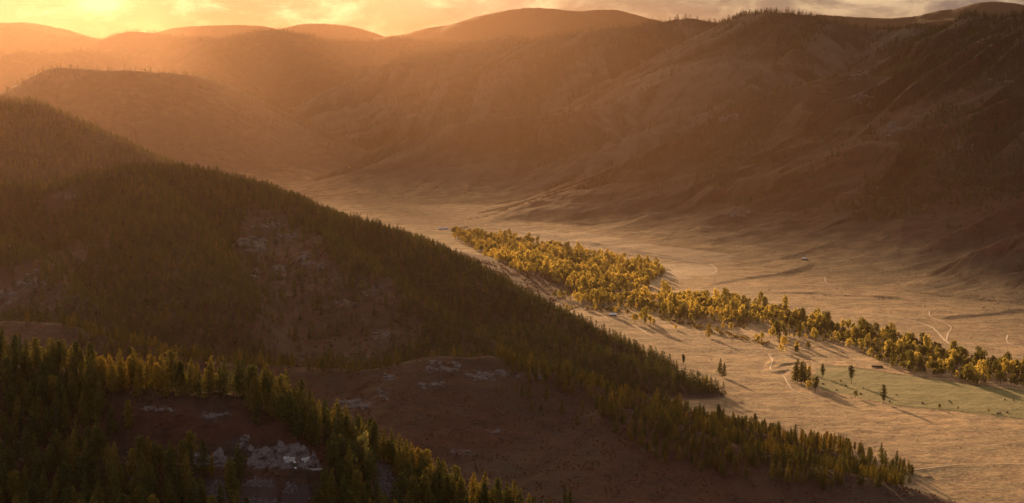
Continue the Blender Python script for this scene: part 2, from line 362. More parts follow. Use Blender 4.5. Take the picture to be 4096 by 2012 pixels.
def gz(x, y):
    """height of the built ground mesh under x, y"""
    x = np.asarray(x, float); y = np.asarray(y, float)
    r = np.hypot(x, y); a = np.arctan2(x, y)
    i = np.clip(np.searchsorted(rad, r) - 1, 0, NR - 2); fi = np.clip((r - rad[i]) / (rad[i + 1] - rad[i]), 0, 1)
    jf = np.clip((a - A0) / (A1 - A0) * (NA - 1), 0, NA - 1.001); j = jf.astype(int); fj = jf - j
    return (Z[i, j] * (1 - fi) + Z[i + 1, j] * fi) * (1 - fj) + (Z[i, j + 1] * (1 - fi) + Z[i + 1, j + 1] * fi) * fj
def gidx(x, y):
    r = np.hypot(x, y); a = np.arctan2(x, y)
    return np.clip(np.searchsorted(rad, r) - 1, 0, NR - 1), np.clip(((a - A0) / (A1 - A0) * (NA - 1)).astype(int), 0, NA - 1)
# horizon line as seen from the pass, used to leave out trees that nothing shows
EL = (Z - EYE) / RR
HORZ = np.maximum.accumulate(EL, axis=0)
def ground_hit(u, v, dmin=500, dmax=30000):
    """first ground the ray through photo pixel u, v meets"""
    a = math.atan((u - 2048) / FPX / (cp - (v - 1006) / FPX * sp_)); j = int(round((a - A0) / (A1 - A0) * (NA - 1)))
    b = -(v - 1006) / FPX; t = (-sp_ + b * cp) / math.hypot(cp + b * sp_, (u - 2048) / FPX)
    i = max(1, np.searchsorted(rad, dmin) + int(np.argmax(EL[np.searchsorted(rad, dmin):, j] >= t)))
    e0, e1 = EL[i - 1, j], EL[i, j]; f = 1.0 if e1 <= e0 else min(1, max(0, (t - e0) / (e1 - e0)))
    r = rad[i - 1] + (rad[i] - rad[i - 1]) * f
    return r * math.sin(a), r * math.cos(a), float(Z[i - 1, j] + (Z[i, j] - Z[i - 1, j]) * f)

def inpoly(u, v, poly):
    P = np.array(poly, float); n = len(P); c = np.zeros(np.shape(u), bool)
    for i in range(n):
        x0, y0 = P[i]; x1, y1 = P[i - 1]
        if y0 == y1: continue
        c ^= ((y0 > v) != (y1 > v)) & (u < (x1 - x0) * (v - y0) / (y1 - y0) + x0)
    return c

# ------------------------------------------------------------------ ground cover (what grows or lies where)
GU, GV = proj(GX, GY, Z)
wu = GU + 26 * gnoise(GX / 45, GY / 45, 201); wv_ = GV + 13 * gnoise(GX / 45, GY / 45, 202)
ROCK = [   # centre column, row, half width, half height in photo pixels, rock size in metres, how many
 (1010,985,78,34,5,60),(1110,1092,38,24,5,26),(1155,952,50,16,4,24),(1065,905,70,16,3,26),(1225,1030,48,26,4,36),(1285,1068,28,14,3,16),(1005,1088,40,18,4,18),
 (130,1130,62,42,4.5,60),(22,1185,40,30,3.5,28),(1480,1160,52,26,3.5,36),(1400,1212,58,16,3,22),(1530,1345,60,30,3.2,36),(265,785,56,14,3,22),(1350,1120,40,14,2.6,14),
 (1765,1466,80,20,3.2,46),(1560,1515,44,18,2.6,24),(1722,1538,46,16,3,30),(1965,1498,90,26,3.2,60),(2125,1502,50,20,3,30),(2335,1522,52,10,2.4,22),
 (1415,1618,74,20,3,46),(1530,1580,24,28,2.4,18),(1984,1728,34,10,1.8,14),(1850,1812,60,16,1.6,26),(2160,1440,30,8,1.6,8),(2590,1800,40,8,1.2,10),
 (640,1636,60,10,1.2,24),(860,1660,60,14,1.2,26),(955,1762,50,24,1.3,30),(1010,1795,40,14,1.2,22),
 (3560,520,46,30,7,26),(3470,400,60,24,7,24),(3420,300,60,24,7,22),(3850,600,50,20,5,18),(4000,320,50,24,6,18),(2950,850,50,24,6,24),(2900,470,50,18,7,22),(2560,330,50,24,8,20)]
rock = np.zeros((NR, NA))
for (u, v, a, b, s, n) in ROCK:
    q = ((wu - u) / (a * 1.15)) ** 2 + ((wv_ - v) / (b * 1.2)) ** 2
    rock = np.maximum(rock, np.clip(1.15 - q, 0, 1))
rock = np.clip(rock * 1.6 + 1.3 * gnoise(GX / 9, GY / 7, 401) + .9 * gnoise(GX / 24, GY / 18, 402) - .75, 0, .6) * (rock > .02)
rock *= (own > 0)
SCREE = [[(765,1985),(800,1935),(850,1912),(905,1930),(930,1965),(880,2040),(770,2040)], [(905,2050),(945,1975),(990,1925),(1020,1905),(1075,1915),(1105,1945),(1100,2050)], [(1120,1960),(1165,1925),(1225,1940),(1238,1990),(1195,2025),(1120,2005)], [(1490,1850),(1550,1860),(1590,1960),(1640,2040),(1520,2040)]]
scree = np.zeros((NR, NA))
for P in SCREE: scree = np.maximum(scree, inpoly(wu, wv_, P) * 1.0)
scree *= (own == 1) * (RR < 900)
GREEN = [(3285,1462),(3400,1468),(3600,1497),(3850,1532),(4300,1590),(4300,1710),(4096,1678),(3900,1655),(3600,1625),(3480,1598),(3370,1575),(3290,1560),(3240,1520)]
green = inpoly(GU + 3 * gnoise(GX / 12, GY / 12, 3), GV + 1.5 * gnoise(GX / 12, GY / 12, 4), GREEN) * 1.0 * (own == 0)
PALE = [(2620,1060),(2850,1062),(2870,1085),(2850,1100),(2700,1118),(2560,1145),(2640,1100)]
pale = np.maximum(inpoly(wu, wv_, PALE), inpoly(wu, wv_, [(1950,930),(2300,985),(2700,1040),(2860,1050),(3050,1010),(2800,960),(2300,925),(2000,905)]) * .6) * (own == 0)
hgt = np.clip((Z - 8 + 14 * fbm(GX / 60, GY / 60, 501, 3)) / 60, 0, 1); hgt = np.where(own == 8, np.clip((Z - 3) / 10, 0, 1), hgt)
slope_brown = np.select([own == k for k in range(12)], [hgt * .6, hgt * 0 + 1, hgt * 0 + 1, hgt * 0 + 1, hgt * 0 + 1] + [hgt] * 7)
tone = {0: 0, 1: 1.0, 2: 1.0, 3: .75, 4: .3, 5: .2, 6: .2, 7: .2, 8: .0, 9: .12, 10: .85, 11: 1.0}
red = np.select([own == k for k in range(12)], [tone[k] + 0 * hgt for k in range(12)])
red = red * slope_brown
def smooth2(a, n=2):
    for _ in range(n):
        a[1:-1] = (a[:-2] + 2 * a[1:-1] + a[2:]) / 4; a[:, 1:-1] = (a[:, :-2] + 2 * a[:, 1:-1] + a[:, 2:]) / 4
    return a
red = smooth2(red, 6); brown = smooth2(slope_brown.copy(), 6)
attr = np.zeros((NR, NA, 4), np.float32); attr[..., 0] = brown; attr[..., 1] = red; attr[..., 2] = np.maximum(rock, 0); attr[..., 3] = 1
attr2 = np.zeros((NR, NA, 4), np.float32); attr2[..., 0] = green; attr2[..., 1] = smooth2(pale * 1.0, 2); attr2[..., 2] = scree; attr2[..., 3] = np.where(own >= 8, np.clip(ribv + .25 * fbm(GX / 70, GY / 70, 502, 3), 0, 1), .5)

def new_mat(name):
    m = bpy.data.materials.new(name); m.use_nodes = True; n = m.node_tree; n.nodes.clear()
    return m, n
def ground_material():
    m, n = new_mat("ground_cover")
    out = N(n, 'ShaderNodeOutputMaterial'); bs = N(n, 'ShaderNodeBsdfPrincipled'); L(n, bs.outputs[0], out.inputs[0])
    bs.inputs['Roughness'].default_value = .95; bs.inputs['Specular IOR Level'].default_value = .12
    a1 = N(n, 'ShaderNodeAttribute', attribute_name='cover_a'); a2 = N(n, 'ShaderNodeAttribute', attribute_name='cover_b')
    s1 = N(n, 'ShaderNodeSeparateColor'); L(n, a1.outputs['Color'], s1.inputs[0])
    s2 = N(n, 'ShaderNodeSeparateColor'); L(n, a2.outputs['Color'], s2.inputs[0])
    P = N(n, 'ShaderNodeNewGeometry').outputs['Position']
    big = noise(n, P, .006, 6, .6, .6); mid = noise(n, P, .035, 6, .62, .4); fine = noise(n, P, .22, 5, .65)
    tuft = noise(n, P, .9, 4, .7)
    band = noise(n, mapping(n, P, (.006, .03, .02), rot=(0, 0, R(8))), 1.0, 6, .6, .8)
    grass = ramp(n, big, [(0.25, (.27, .165, .080)), (.45, (.40, .26, .125)), (.60, (.47, .31, .15)), (.78, (.34, .25, .115))])
    grass = mixc(n, ramp(n, band, [(.42, (0, 0, 0)), (.62, (1, 1, 1))]), grass, (.20, .15, .075))
    grass = mixc(n, ramp(n, mid, [(.41, (1, 1, 1)), (.53, (0, 0, 0))]), grass, (.19, .120, .062))
    grass = mixc(n, ramp(n, fine, [(.47, (0, 0, 0)), (.66, (.6, .6, .6))]), grass, (.56, .40, .20))
    brown = ramp(n, mid, [(.25, (.032, .027, .024)), (.48, (.064, .051, .043)), (.62, (.100, .080, .062)), (.8, (.050, .046, .034))])
    brown = mixc(n, ramp(n, big, [(.40, (.8, .8, .8)), (.60, (0, 0, 0))]), brown, (.062, .046, .040))
    heath = ramp(n, mid, [(.25, (.016, .010, .009)), (.43, (.038, .015, .011)), (.56, (.075, .024, .014)), (.72, (.055, .038, .024))])
    heath = mixc(n, ramp(n, fine, [(.45, (0, 0, 0)), (.68, (.8, .8, .8))]), heath, (.080, .042, .026))
    heath = mixc(n, ramp(n, big, [(.45, (0, 0, 0)), (.62, (.7, .7, .7))]), heath, (.050, .038, .026))
    stone = ramp(n, fine, [(.3, (.06, .050, .048)), (.5, (.14, .115, .11)), (.7, (.24, .20, .19))])
    edge = math_n(n, 'MULTIPLY', math_n(n, 'SUBTRACT', fine, .5), 1.2)
    def soft(x): return math_n(n, 'MULTIPLY_ADD', math_n(n, 'ADD', x, edge), 1.6, -.3, clamp=True)
    c = mixc(n, soft(s1.outputs[0]), grass, brown)
    rb = a2.outputs['Alpha']       # grassy ribs, brushy gullies; contrast put into the colour to bring out relief
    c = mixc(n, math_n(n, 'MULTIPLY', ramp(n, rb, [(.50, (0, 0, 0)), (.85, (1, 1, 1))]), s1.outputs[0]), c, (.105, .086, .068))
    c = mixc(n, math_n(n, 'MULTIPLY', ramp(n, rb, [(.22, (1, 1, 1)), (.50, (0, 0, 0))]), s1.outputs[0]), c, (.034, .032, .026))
    c = mixc(n, math_n(n, 'MULTIPLY', s1.outputs[1], 1.0, clamp=True), c, heath)
    c = mixc(n, math_n(n, 'MULTIPLY', soft(s1.outputs[2]), .38), c, stone)
    gf = ramp(n, mid, [(.3, (.13, .125, .045)), (.55, (.19, .175, .062)), (.75, (.26, .20, .085))])
    c = mixc(n, s2.outputs[0], c, gf)
    c = mixc(n, math_n(n, 'MULTIPLY', s2.outputs[1], .65), c, (.54, .42, .26))
    c = mixc(n, math_n(n, 'MULTIPLY', soft(s2.outputs[2]), .5), c, (.060, .050, .050))
    c = mixc(n, ramp(n, tuft, [(.35, (.45, .45, .45)), (.55, (0, 0, 0))]), c, (.045, .030, .020))
    L(n, c, bs.inputs['Base Color'])
    bp = N(n, 'ShaderNodeBump'); bp.inputs['Strength'].default_value = .8; bp.inputs['Distance'].default_value = 2.0
    h = math_n(n, 'ADD', math_n(n, 'MULTIPLY', mid, 1.4), math_n(n, 'MULTIPLY', fine, .8))
    h = math_n(n, 'ADD', h, math_n(n, 'MULTIPLY', tuft, .25))
    L(n, h, bp.inputs['Height']); L(n, bp.outputs[0], bs.inputs['Normal'])
    return m
M_GROUND = ground_material()


# split the one ground sheet by hill so that each hill is an object of its own; they share their border vertices and normals
verts = np.stack([GX, GY, Z], -1).reshape(-1, 3)
dr_ = np.stack([np.gradient(GX, axis=0), np.gradient(GY, axis=0), np.gradient(Z, axis=0)], -1)
dc_ = np.stack([np.gradient(GX, axis=1), np.gradient(GY, axis=1), np.gradient(Z, axis=1)], -1)
nrm = np.cross(dc_, dr_); nrm /= np.linalg.norm(nrm, axis=-1, keepdims=True); nrm = nrm.reshape(-1, 3)
ii, jj = np.meshgrid(np.arange(NR - 1), np.arange(NA - 1), indexing='ij')
q0 = (ii * NA + jj).ravel(); quads = np.stack([q0, q0 + 1, q0 + NA + 1, q0 + NA], 1)
fo = own[:-1, :-1].ravel()
HILL = {0: ('valley_floor', 'broad valley floor of dry golden grass between the hills', 'valley floor'),
        1: ('hill', 'nearest dark hillside with scree and a road cut into it', 'hillside'),
        2: ('hill', 'low reddish brown heath ridge running down to the golden plain', 'ridge'),
        3: ('hill', 'large dark hill covered in forest with pale rock outcrops', 'hill'),
        4: ('hill', 'forested ridge falling from the left edge behind the large dark hill', 'ridge'),
        5: ('hill', 'flat topped hazy spur behind the forested left ridge', 'ridge'),
        6: ('hill', 'long hazy tree lined ridge below the brightest clouds', 'ridge'),
        7: ('mountain', 'smooth bare mountains farthest away on the skyline', 'mountain'),
        8: ('mountain', 'wooded mountainside with spurs running into the hazy valley', 'mountain'),
        9: ('mountain', 'dark mountain with a humped tree lined summit right of centre', 'mountain'),
        10: ('mountain', 'nearest steep dark mountain rising at the right edge', 'mountain'),
        11: ('hill', 'low dark bare spurs reaching into the plain at the right edge', 'spur')}
for k in range(12):
    f = quads[fo == k]
    if len(f) == 0: continue
    ids = np.unique(f); remap = np.zeros(len(verts), np.int64); remap[ids] = np.arange(len(ids))
    nm, lab, cat = HILL[k]
    me = mesh_from(nm, verts[ids], remap[f][:, ::-1] if False else remap[f], [M_GROUND], smooth=True)
    for an, arr in (('cover_a', attr), ('cover_b', attr2)):
        ca = me.color_attributes.new(an, 'FLOAT_COLOR', 'POINT'); ca.data.foreach_set('color', arr.reshape(-1, 4)[ids].ravel())
    me.normals_split_custom_set_from_vertices(nrm[ids].tolist())
    tag(obj(nm, me), lab, cat, kind='structure')


# ------------------------------------------------------------------ materials for plants, stone, buildings
def leaf_material(name, stops, glowy=.45, patch=True, east=False):
    m, n = new_mat(name)
    out = N(n, 'ShaderNodeOutputMaterial')
    oi = N(n, 'ShaderNodeObjectInfo'); P = N(n, 'ShaderNodeNewGeometry').outputs['Position']
    f = oi.outputs['Random']
    if patch:
        pn = noise(n, P, .012, 2, .5)
        f = math_n(n, 'ADD', math_n(n, 'MULTIPLY', f, .62), math_n(n, 'MULTIPLY', math_n(n, 'SUBTRACT', pn, .3), .95), clamp=True)
    if east:      # the trees of the eastern stretch have not turned yet
        sx = N(n, 'ShaderNodeSeparateXYZ'); L(n, P, sx.inputs[0])
        f = math_n(n, 'SUBTRACT', f, math_n(n, 'MULTIPLY', math_n(n, 'MULTIPLY_ADD', sx.outputs[0], 1 / 500, -.45, clamp=True), .42), clamp=True)
        f = math_n(n, 'ADD', f, .06, clamp=True)
    c = ramp(n, f, stops)
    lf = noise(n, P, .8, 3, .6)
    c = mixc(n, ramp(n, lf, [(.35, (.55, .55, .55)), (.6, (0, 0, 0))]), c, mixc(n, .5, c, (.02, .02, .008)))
    d = N(n, 'ShaderNodeBsdfDiffuse'); t = N(n, 'ShaderNodeBsdfTranslucent'); L(n, c, d.inputs[0])
    tcol = mixc(n, 1.0, c, (1.0, .93, .66), 'MULTIPLY'); g = N(n, 'ShaderNodeMixShader'); g.inputs[0].default_value = glowy
    L(n, tcol, t.inputs[0]); L(n, d.outputs[0], g.inputs[1]); L(n, t.outputs[0], g.inputs[2]); L(n, g.outputs[0], out.inputs[0])
    return m
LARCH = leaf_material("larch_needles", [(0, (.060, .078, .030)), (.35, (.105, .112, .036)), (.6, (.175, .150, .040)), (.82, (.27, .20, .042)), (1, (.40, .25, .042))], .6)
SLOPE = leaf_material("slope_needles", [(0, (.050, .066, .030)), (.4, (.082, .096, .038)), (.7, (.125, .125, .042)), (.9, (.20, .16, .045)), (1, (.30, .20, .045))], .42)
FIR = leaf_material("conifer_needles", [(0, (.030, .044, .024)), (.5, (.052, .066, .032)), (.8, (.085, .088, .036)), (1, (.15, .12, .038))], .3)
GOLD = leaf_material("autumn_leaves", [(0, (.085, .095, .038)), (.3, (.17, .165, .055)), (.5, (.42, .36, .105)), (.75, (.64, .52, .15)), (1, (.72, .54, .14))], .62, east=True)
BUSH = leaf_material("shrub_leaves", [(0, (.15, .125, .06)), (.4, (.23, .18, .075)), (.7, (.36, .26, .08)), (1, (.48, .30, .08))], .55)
def flat_mat(name, col, rough=.85, metal=0.0, var=.35, scale=1.2, spec=.3):
    m, n = new_mat(name)
    out = N(n, 'ShaderNodeOutputMaterial'); b = N(n, 'ShaderNodeBsdfPrincipled'); L(n, b.outputs[0], out.inputs[0])
    P = N(n, 'ShaderNodeNewGeometry').outputs['Position']; f = noise(n, P, scale, 5, .62)
    dk = tuple(x * (1 - var) for x in col); lt = tuple(min(1, x * (1 + var)) for x in col)
    L(n, ramp(n, f, [(.28, dk), (.5, col), (.75, lt)]), b.inputs['Base Color'])
    b.inputs['Roughness'].default_value = rough; b.inputs['Metallic'].default_value = metal; b.inputs['Specular IOR Level'].default_value = spec
    bp = N(n, 'ShaderNodeBump'); bp.inputs['Strength'].default_value = .5; bp.inputs['Distance'].default_value = .12
    L(n, f, bp.inputs['Height']); L(n, bp.outputs[0], b.inputs['Normal'])
    return m
BARK = flat_mat("bark", (.085, .055, .035), .9, scale=3)
BIRCHBARK = flat_mat("pale_bark", (.55, .50, .43), .8, scale=4)
ROCKM = flat_mat("rock", (.135, .112, .102), .9, var=.5, scale=.5)
SCREEM = flat_mat("scree_stone", (.135, .115, .112), .9, var=.5, scale=.7)
WOOD = flat_mat("weathered_wood", (.16, .115, .08), .9, scale=2)
DARKWOOD = flat_mat("dark_wood", (.06, .045, .035), .9, scale=2)
METAL = flat_mat("pale_metal_roof", (.72, .76, .80), .28, .75, var=.06, scale=.6)
WHITEROOF = flat_mat("white_roof", (.85, .85, .84), .35, .2, var=.05, scale=.6)
HAY = flat_mat("old_hay", (.085, .065, .042), .95, scale=2.5)
DIRT = flat_mat("dirt_track_soil", (.52, .40, .26), .95, var=.3, scale=.25)
ROADM = flat_mat("road_gravel", (.26, .23, .20), .9, var=.3, scale=.6)
PAINT = flat_mat("white_paint", (.80, .80, .78), .6, var=.1, scale=3)
CONC = flat_mat("old_concrete", (.30, .26, .23), .9, var=.3, scale=1.5)
GLASS = flat_mat("window_glass", (.03, .035, .045), .1, spec=.6)

# ------------------------------------------------------------------ plants
def cards(C, size, seed, flat=.0):
    """leaf sprays: one small randomly turned quad per centre"""
    g = np.random.default_rng(seed); n = len(C)
    a = g.normal(size=(n, 3)); a[:, 2] *= (1 - flat); a /= np.linalg.norm(a, axis=1, keepdims=True)
    b = g.normal(size=(n, 3)); b -= a * (a * b).sum(1, keepdims=True); b /= np.linalg.norm(b, axis=1, keepdims=True)
    s = (size * g.uniform(.55, 1.35, n))[:, None] if np.isscalar(size) else (size * g.uniform(.6, 1.3, n))[:, None]
    a = a * s; b = b * s * .62
    V = np.stack([C - a, C - b * .9, C + a * .8, C + b], 1).reshape(-1, 3)
    return V, np.arange(n * 4).reshape(n, 4)
def tube(P, r, k=6):
    P = np.asarray(P, float); V = []; F = []
    for i, (p, q) in enumerate(zip(P, r)):
        t = P[min(i + 1, len(P) - 1)] - P[max(i - 1, 0)]; t = t / (np.linalg.norm(t) + 1e-9)
        u = np.cross(t, (0.3, 1, 0.1)); u /= np.linalg.norm(u); v = np.cross(t, u)
        for j in range(k):
            th = 2 * math.pi * j / k; V.append(p + q * (math.cos(th) * u + math.sin(th) * v))
    for i in range(len(P) - 1):
        for j in range(k): F.append((i * k + j, i * k + (j + 1) % k, (i + 1) * k + (j + 1) % k, (i + 1) * k + j))
    return np.array(V), np.array(F)
def joinm(parts):
    V = []; F = []; o = 0
    for v, f in parts: V.append(v); F.append(np.asarray(f) + o); o += len(v)
    return np.concatenate(V), np.concatenate(F)
def conifer(seed, H=17, Rr=3.1, nb=46, per=26, leaf=.42, style='larch', base=.16):
    g = np.random.default_rng(seed); C = []; S = []; tr = []
    lean = g.normal(0, .012, 2) * H
    def axis(t): return np.array([lean[0] * t * t, lean[1] * t * t, t * H])
    tr.append(tube([axis(t) + [0, 0, -0.8 if t == 0 else 0] for t in (0, .15, .4, .7, .98)], [H * .016, H * .013, H * .009, H * .005, H * .001], 6))
    gap = g.uniform(0, 6.28)
    for b in range(nb):
        t = base + (1 - base) * ((b + g.uniform(0, 1)) / nb) ** .92
        az = b * 2.399 + g.normal(0, .3)
        prof = {'larch': (1 - t) ** .72 * (1.12 - .25 * (t < base + .12)), 'pine': (1.05 - t) ** .42 * (.55 + .6 * min(1, (t - base) * 3)), 'fir': (1 - t) ** .95 * 1.1}[style]
        Lb = Rr * prof * g.uniform(.62, 1.12) * (1 - .28 * max(0, math.cos(az - gap)))
        if Lb < .15: Lb = .15
        droop = {'larch': -.10, 'pine': .18, 'fir': -.22}[style] + g.normal(0, .08)
        o = axis(min(t, .99)); dirv = np.array([math.cos(az), math.sin(az), droop])
        end = o + dirv * Lb + np.array([0, 0, .18 * Lb])
        if Lb > .7: tr.append(tube([o, o + dirv * Lb * .5, end], [H * .0032, H * .002, H * .0008], 3))
        n = max(3, int(per * (Lb / Rr) ** 1.1 * g.uniform(.7, 1.25)))
        s = g.uniform(.12, 1.0, n) ** .75
        c = o + np.outer(s, dirv) * Lb + np.outer(s * s, (0, 0, .18 * Lb))
        wd = .17 * Lb + .16
        c = c + g.normal(0, 1, (n, 3)) * np.array([wd, wd, wd * .75])
        C.append(c)
    C.append(np.array([axis(t) for t in np.linspace(.86, 1.0, 10)]) + g.normal(0, .13, (10, 3)))
    C = np.concatenate(C)
    return tr, cards(C, leaf, seed + 5)
def simple_conifer(seed, H=16, Rr=3.0, n=90, leaf=1.0, pw=.75, base=.10):
    g = np.random.default_rng(seed)
    t = base + (1 - base) * g.uniform(0, 1, n) ** 1.25; az = g.uniform(0, 6.28, n)
    lob = 1 + .28 * np.sin(az * 2 + t * 9 + seed) + .2 * np.sin(az * 5 - t * 23)
    r = Rr * (1.02 - t) ** pw * g.uniform(.35, 1, n) ** .5 * lob
    C = np.stack([r * np.cos(az), r * np.sin(az), t * H], 1)
    return [tube([(0, 0, -.8), (0, 0, H * .5), (0, 0, H * .96)], [H * .015, H * .009, .03], 4)], cards(C, leaf * (.55 + .6 * (1 - t)), seed + 9)
def broadleaf(seed, H=13, W=4.2, lobes=9, per=55, leaf=.55, base=.22):
    g = np.random.default_rng(seed); C = []; tr = [tube([(0, 0, -.5), (.1, .05, H * .25), (.2, -.1, H * .6), (.1, 0, H * .85)], [H * .02, H * .016, H * .009, .04], 6)]
    for k in range(lobes):
        t = (k + .5) / lobes; az = k * 2.4 + g.normal(0, .4)
        zc = H * (base + .12 + (.86 - base - .12) * t); rr = W * math.sqrt(max(.06, 1 - (t * 1.25 - .42) ** 2)) * .52 * g.uniform(.6, 1.2)
        c0 = np.array([rr * math.cos(az), rr * math.sin(az), zc]); rl = W * g.uniform(.34, .56) * (1.05 - .35 * t)
        tr.append(tube([(.1, 0, zc - rl * 1.4), c0 * .6 + np.array([0, 0, zc * .4 - .2]), c0], [H * .006, H * .004, .02], 3))
        d = g.normal(size=(per, 3)); d /= np.linalg.norm(d, axis=1, keepdims=True)
        q = d * rl * g.uniform(.45, 1.05, (per, 1)) * (1 + .25 * np.sin(d[:, :1] * 7 + seed)); q[:, 2] *= .95
        C.append(c0 + q)
    return tr, cards(np.concatenate(C), leaf, seed + 3)
def shrub(seed, H=2.6, W=2.2, lobes=6, per=40, leaf=.34):
    g = np.random.default_rng(seed); C = []; tr = []
    for k in range(lobes):
        az = k * 2.4 + g.normal(0, .3); rr = W * g.uniform(.2, .75); zc = H * g.uniform(.35, .7); c0 = np.array([rr * math.cos(az), rr * math.sin(az), zc])
        tr.append(tube([(0, 0, -.3), c0 * .5, c0], [.07, .05, .02], 3))
        d = g.normal(size=(per, 3)); d /= np.linalg.norm(d, axis=1, keepdims=True)
        C.append(c0 + d * W * g.uniform(.28, .5) * g.uniform(.5, 1.05, (per, 1)))
    C = np.concatenate(C); C[:, 2] = np.maximum(C[:, 2], .1)
    return tr, cards(C, leaf, seed + 3)
def kind_meshes(name, gen, leafm, barkm=BARK):
    """-> (trunk mesh, crown mesh, both joined for far copies)"""
    tr, (cv, cf) = gen
    tv, tf = joinm([(v, f) for v, f in tr])
    V, F = joinm([(tv, tf), (cv, cf)])
    mi = np.r_[np.zeros(len(tf)), np.ones(len(cf))]
    return (mesh_from(name + '_trunk', tv, tf, [barkm]), mesh_from(name + '_crown', cv, cf, [leafm]), mesh_from(name, V, F, [barkm, leafm], mi=mi))

LARCHES = [kind_meshes('larch', conifer(100 + i, 17, [4.3, 3.7, 4.7, 3.3, 4.1, 3.7][i], 56, 40, .46, ['larch', 'larch', 'larch', 'pine', 'larch', 'pine'][i], [.12, .16, .10, .24, .14, .3][i]), LARCH) for i in range(6)]
FIRS = [kind_meshes('fir', conifer(140 + i, 17, [2.3, 2.8][i], 56, 26, .40, 'fir', .06), FIR) for i in range(2)]
PINES = [kind_meshes('pine', conifer(160 + i, 17, [3.4, 3.9][i], 44, 44, .5, 'pine', [.16, .3][i]), FIR) for i in range(2)]
MIDLARCH = [kind_meshes('larch_mid', simple_conifer(200 + i, 16, [4.0, 3.4, 4.4, 3.2, 3.9][i], 190, .85, [.75, .6, .7, .55, .9][i], .1), SLOPE)[2] for i in range(5)]
MIDFIR = [kind_meshes('fir_mid', simple_conifer(230 + i, 16, 3.4, 170, .85, .9, .06), FIR)[2] for i in range(2)]
FARCON = [kind_meshes('conifer_far', simple_conifer(260 + i, 16, 3.3, 34, 1.7, [.7, .5, .9][i], .08), FIR)[2] for i in range(3)]
BROAD = [kind_meshes('broadleaf', broadleaf(300 + i, [13, 12, 15, 10, 13][i], [4.4, 4.8, 3.4, 4.0, 3.8][i], [11, 12, 11, 9, 12][i], 60, .55), GOLD) for i in range(5)]
BROADMID = [kind_meshes('broadleaf_mid', broadleaf(330 + i, [13, 12, 15, 10][i], [4.4, 4.8, 3.4, 4.0][i], 9, 22, .95), GOLD)[2] for i in range(4)]
SHRUBS = [kind_meshes('shrub', shrub(360 + i), BUSH) for i in range(4)]

def jgrid(x0, x1, y0, y1, s, seed):
    g = np.random.default_rng(seed)
    nx = int((x1 - x0) / s); ny = int((y1 - y0) / s)
    X, Y = np.meshgrid(np.arange(nx), np.arange(ny), indexing='ij')
    X = x0 + (X + g.uniform(-.42, .42, X.shape) + .5 * (Y % 2)) * s; Y = y0 + (Y + g.uniform(-.42, .42, Y.shape)) * s
    X = X.ravel(); Y = Y.ravel(); k = np.abs(np.arctan2(X, Y)) < R(15.9)
    return X[k], Y[k]
def seen(X, Y, H, slack=.0012):
    z = gz(X, Y); r = np.hypot(X, Y); i, j = gidx(X, Y)
    u, v = proj(X, Y, z + H)
    back = HORZ[np.maximum(i - 3, 0), j]
    return ((z + H - EYE) / r > back - slack * 0 + .0002) & (u > -60) & (u < 4160) & (v < 2030)
def polys(u, v, ps):
    m = np.zeros(len(u), bool)
    for p in ps: m |= inpoly(u, v, p)
    return m
CLEAR3 = [[(1020,850),(1150,860),(1290,960),(1350,1085),(1560,1125),(1640,1260),(1700,1330),(1650,1410),(1450,1450),(1100,1440),(1000,1350),(1040,1190),(950,1090),(920,985),(960,900)],
          [(0,1075),(150,1050),(330,960),(370,1005),(270,1150),(240,1235),(0,1262),(-100,1262),(-100,1080)], [(170,790),(380,725),(345,790),(200,850)]]
TREE2 = [[(1985,1395),(2300,1440),(2600,1540),(2900,1640),(3300,1760),(3640,1885),(3640,1945),(3500,1960),(3250,1960),(3000,1925),(2750,1880),(2580,1830),(2450,1720),(2330,1590),(2100,1530),(1990,1470)],
         [(225,1290),(420,1330),(700,1395),(870,1440),(870,1470),(650,1475),(560,1500),(420,1440),(330,1380)]]
OPEN1 = [[(500,1600),(700,1596),(980,1596),(960,1660),(1060,1730),(1250,1800),(1310,1885),(1100,1890),(700,1885),(560,1880),(420,1850),(560,1730),(430,1660)]]
con = []       # x, y, height scale, hill index, kind
X, Y = jgrid(-330, 330, 640, 1010, 5.3, 11)
z = gz(X, Y); u, v = proj(X, Y, z); i, j = gidx(X, Y); o = own[i, j]; cdist = crest_d[i, j]
nz = fbm(X / 25, Y / 25, 301, 2)
band = (cdist < 42) & (u > 440) & (u < 1010) & ((v < 1604) | (Y > 905))
keep = ~polys(u, v, OPEN1 + SCREE) | (band & (v < 1612))
keep &= (rng.uniform(size=len(X)) < np.where(band, .9, .84 + .4 * nz)) & (o == 1)
dist_road = np.min(np.hypot(X[:, None] - RX[None], Y[:, None] - RY[None]), axis=1)
keep &= dist_road > 6.5
keep &= ~((u > 1000) & (v > 1880) & (u < 1270)) & ~((Y < 700))
keep &= seen(X, Y, 17) | ((cdist < 42) & (u > 0) & (u < 1500))
for a, b in zip(X[keep], Y[keep]): con.append((a, b, rnd.uniform(.66, 1.15), 1, 'L' if rnd.random() < .93 else 'F'))
X, Y = jgrid(-620, 480, 1480, 2120, 7.5, 12)
z = gz(X, Y); u, v = proj(X, Y, z); i, j = gidx(X, Y); o = own[i, j]; cdist = crest_d[i, j]
nz = fbm(X / 30, Y / 30, 302, 2)
keep = polys(u + 22 * gnoise(X / 20, Y / 20, 9), v + 10 * gnoise(X / 20, Y / 20, 8), TREE2) & (rng.uniform(size=len(X)) < .72 + .5 * nz)
keep |= (cdist < 17) & (u > 700) & (u < 1640) & (rng.uniform(size=len(X)) < .8 * (nz > -.22))
keep |= inpoly(u, v, [(2000,1530),(2450,1640),(2500,1760),(2350,1720),(2050,1620)]) & (rng.uniform(size=len(X)) < .09)
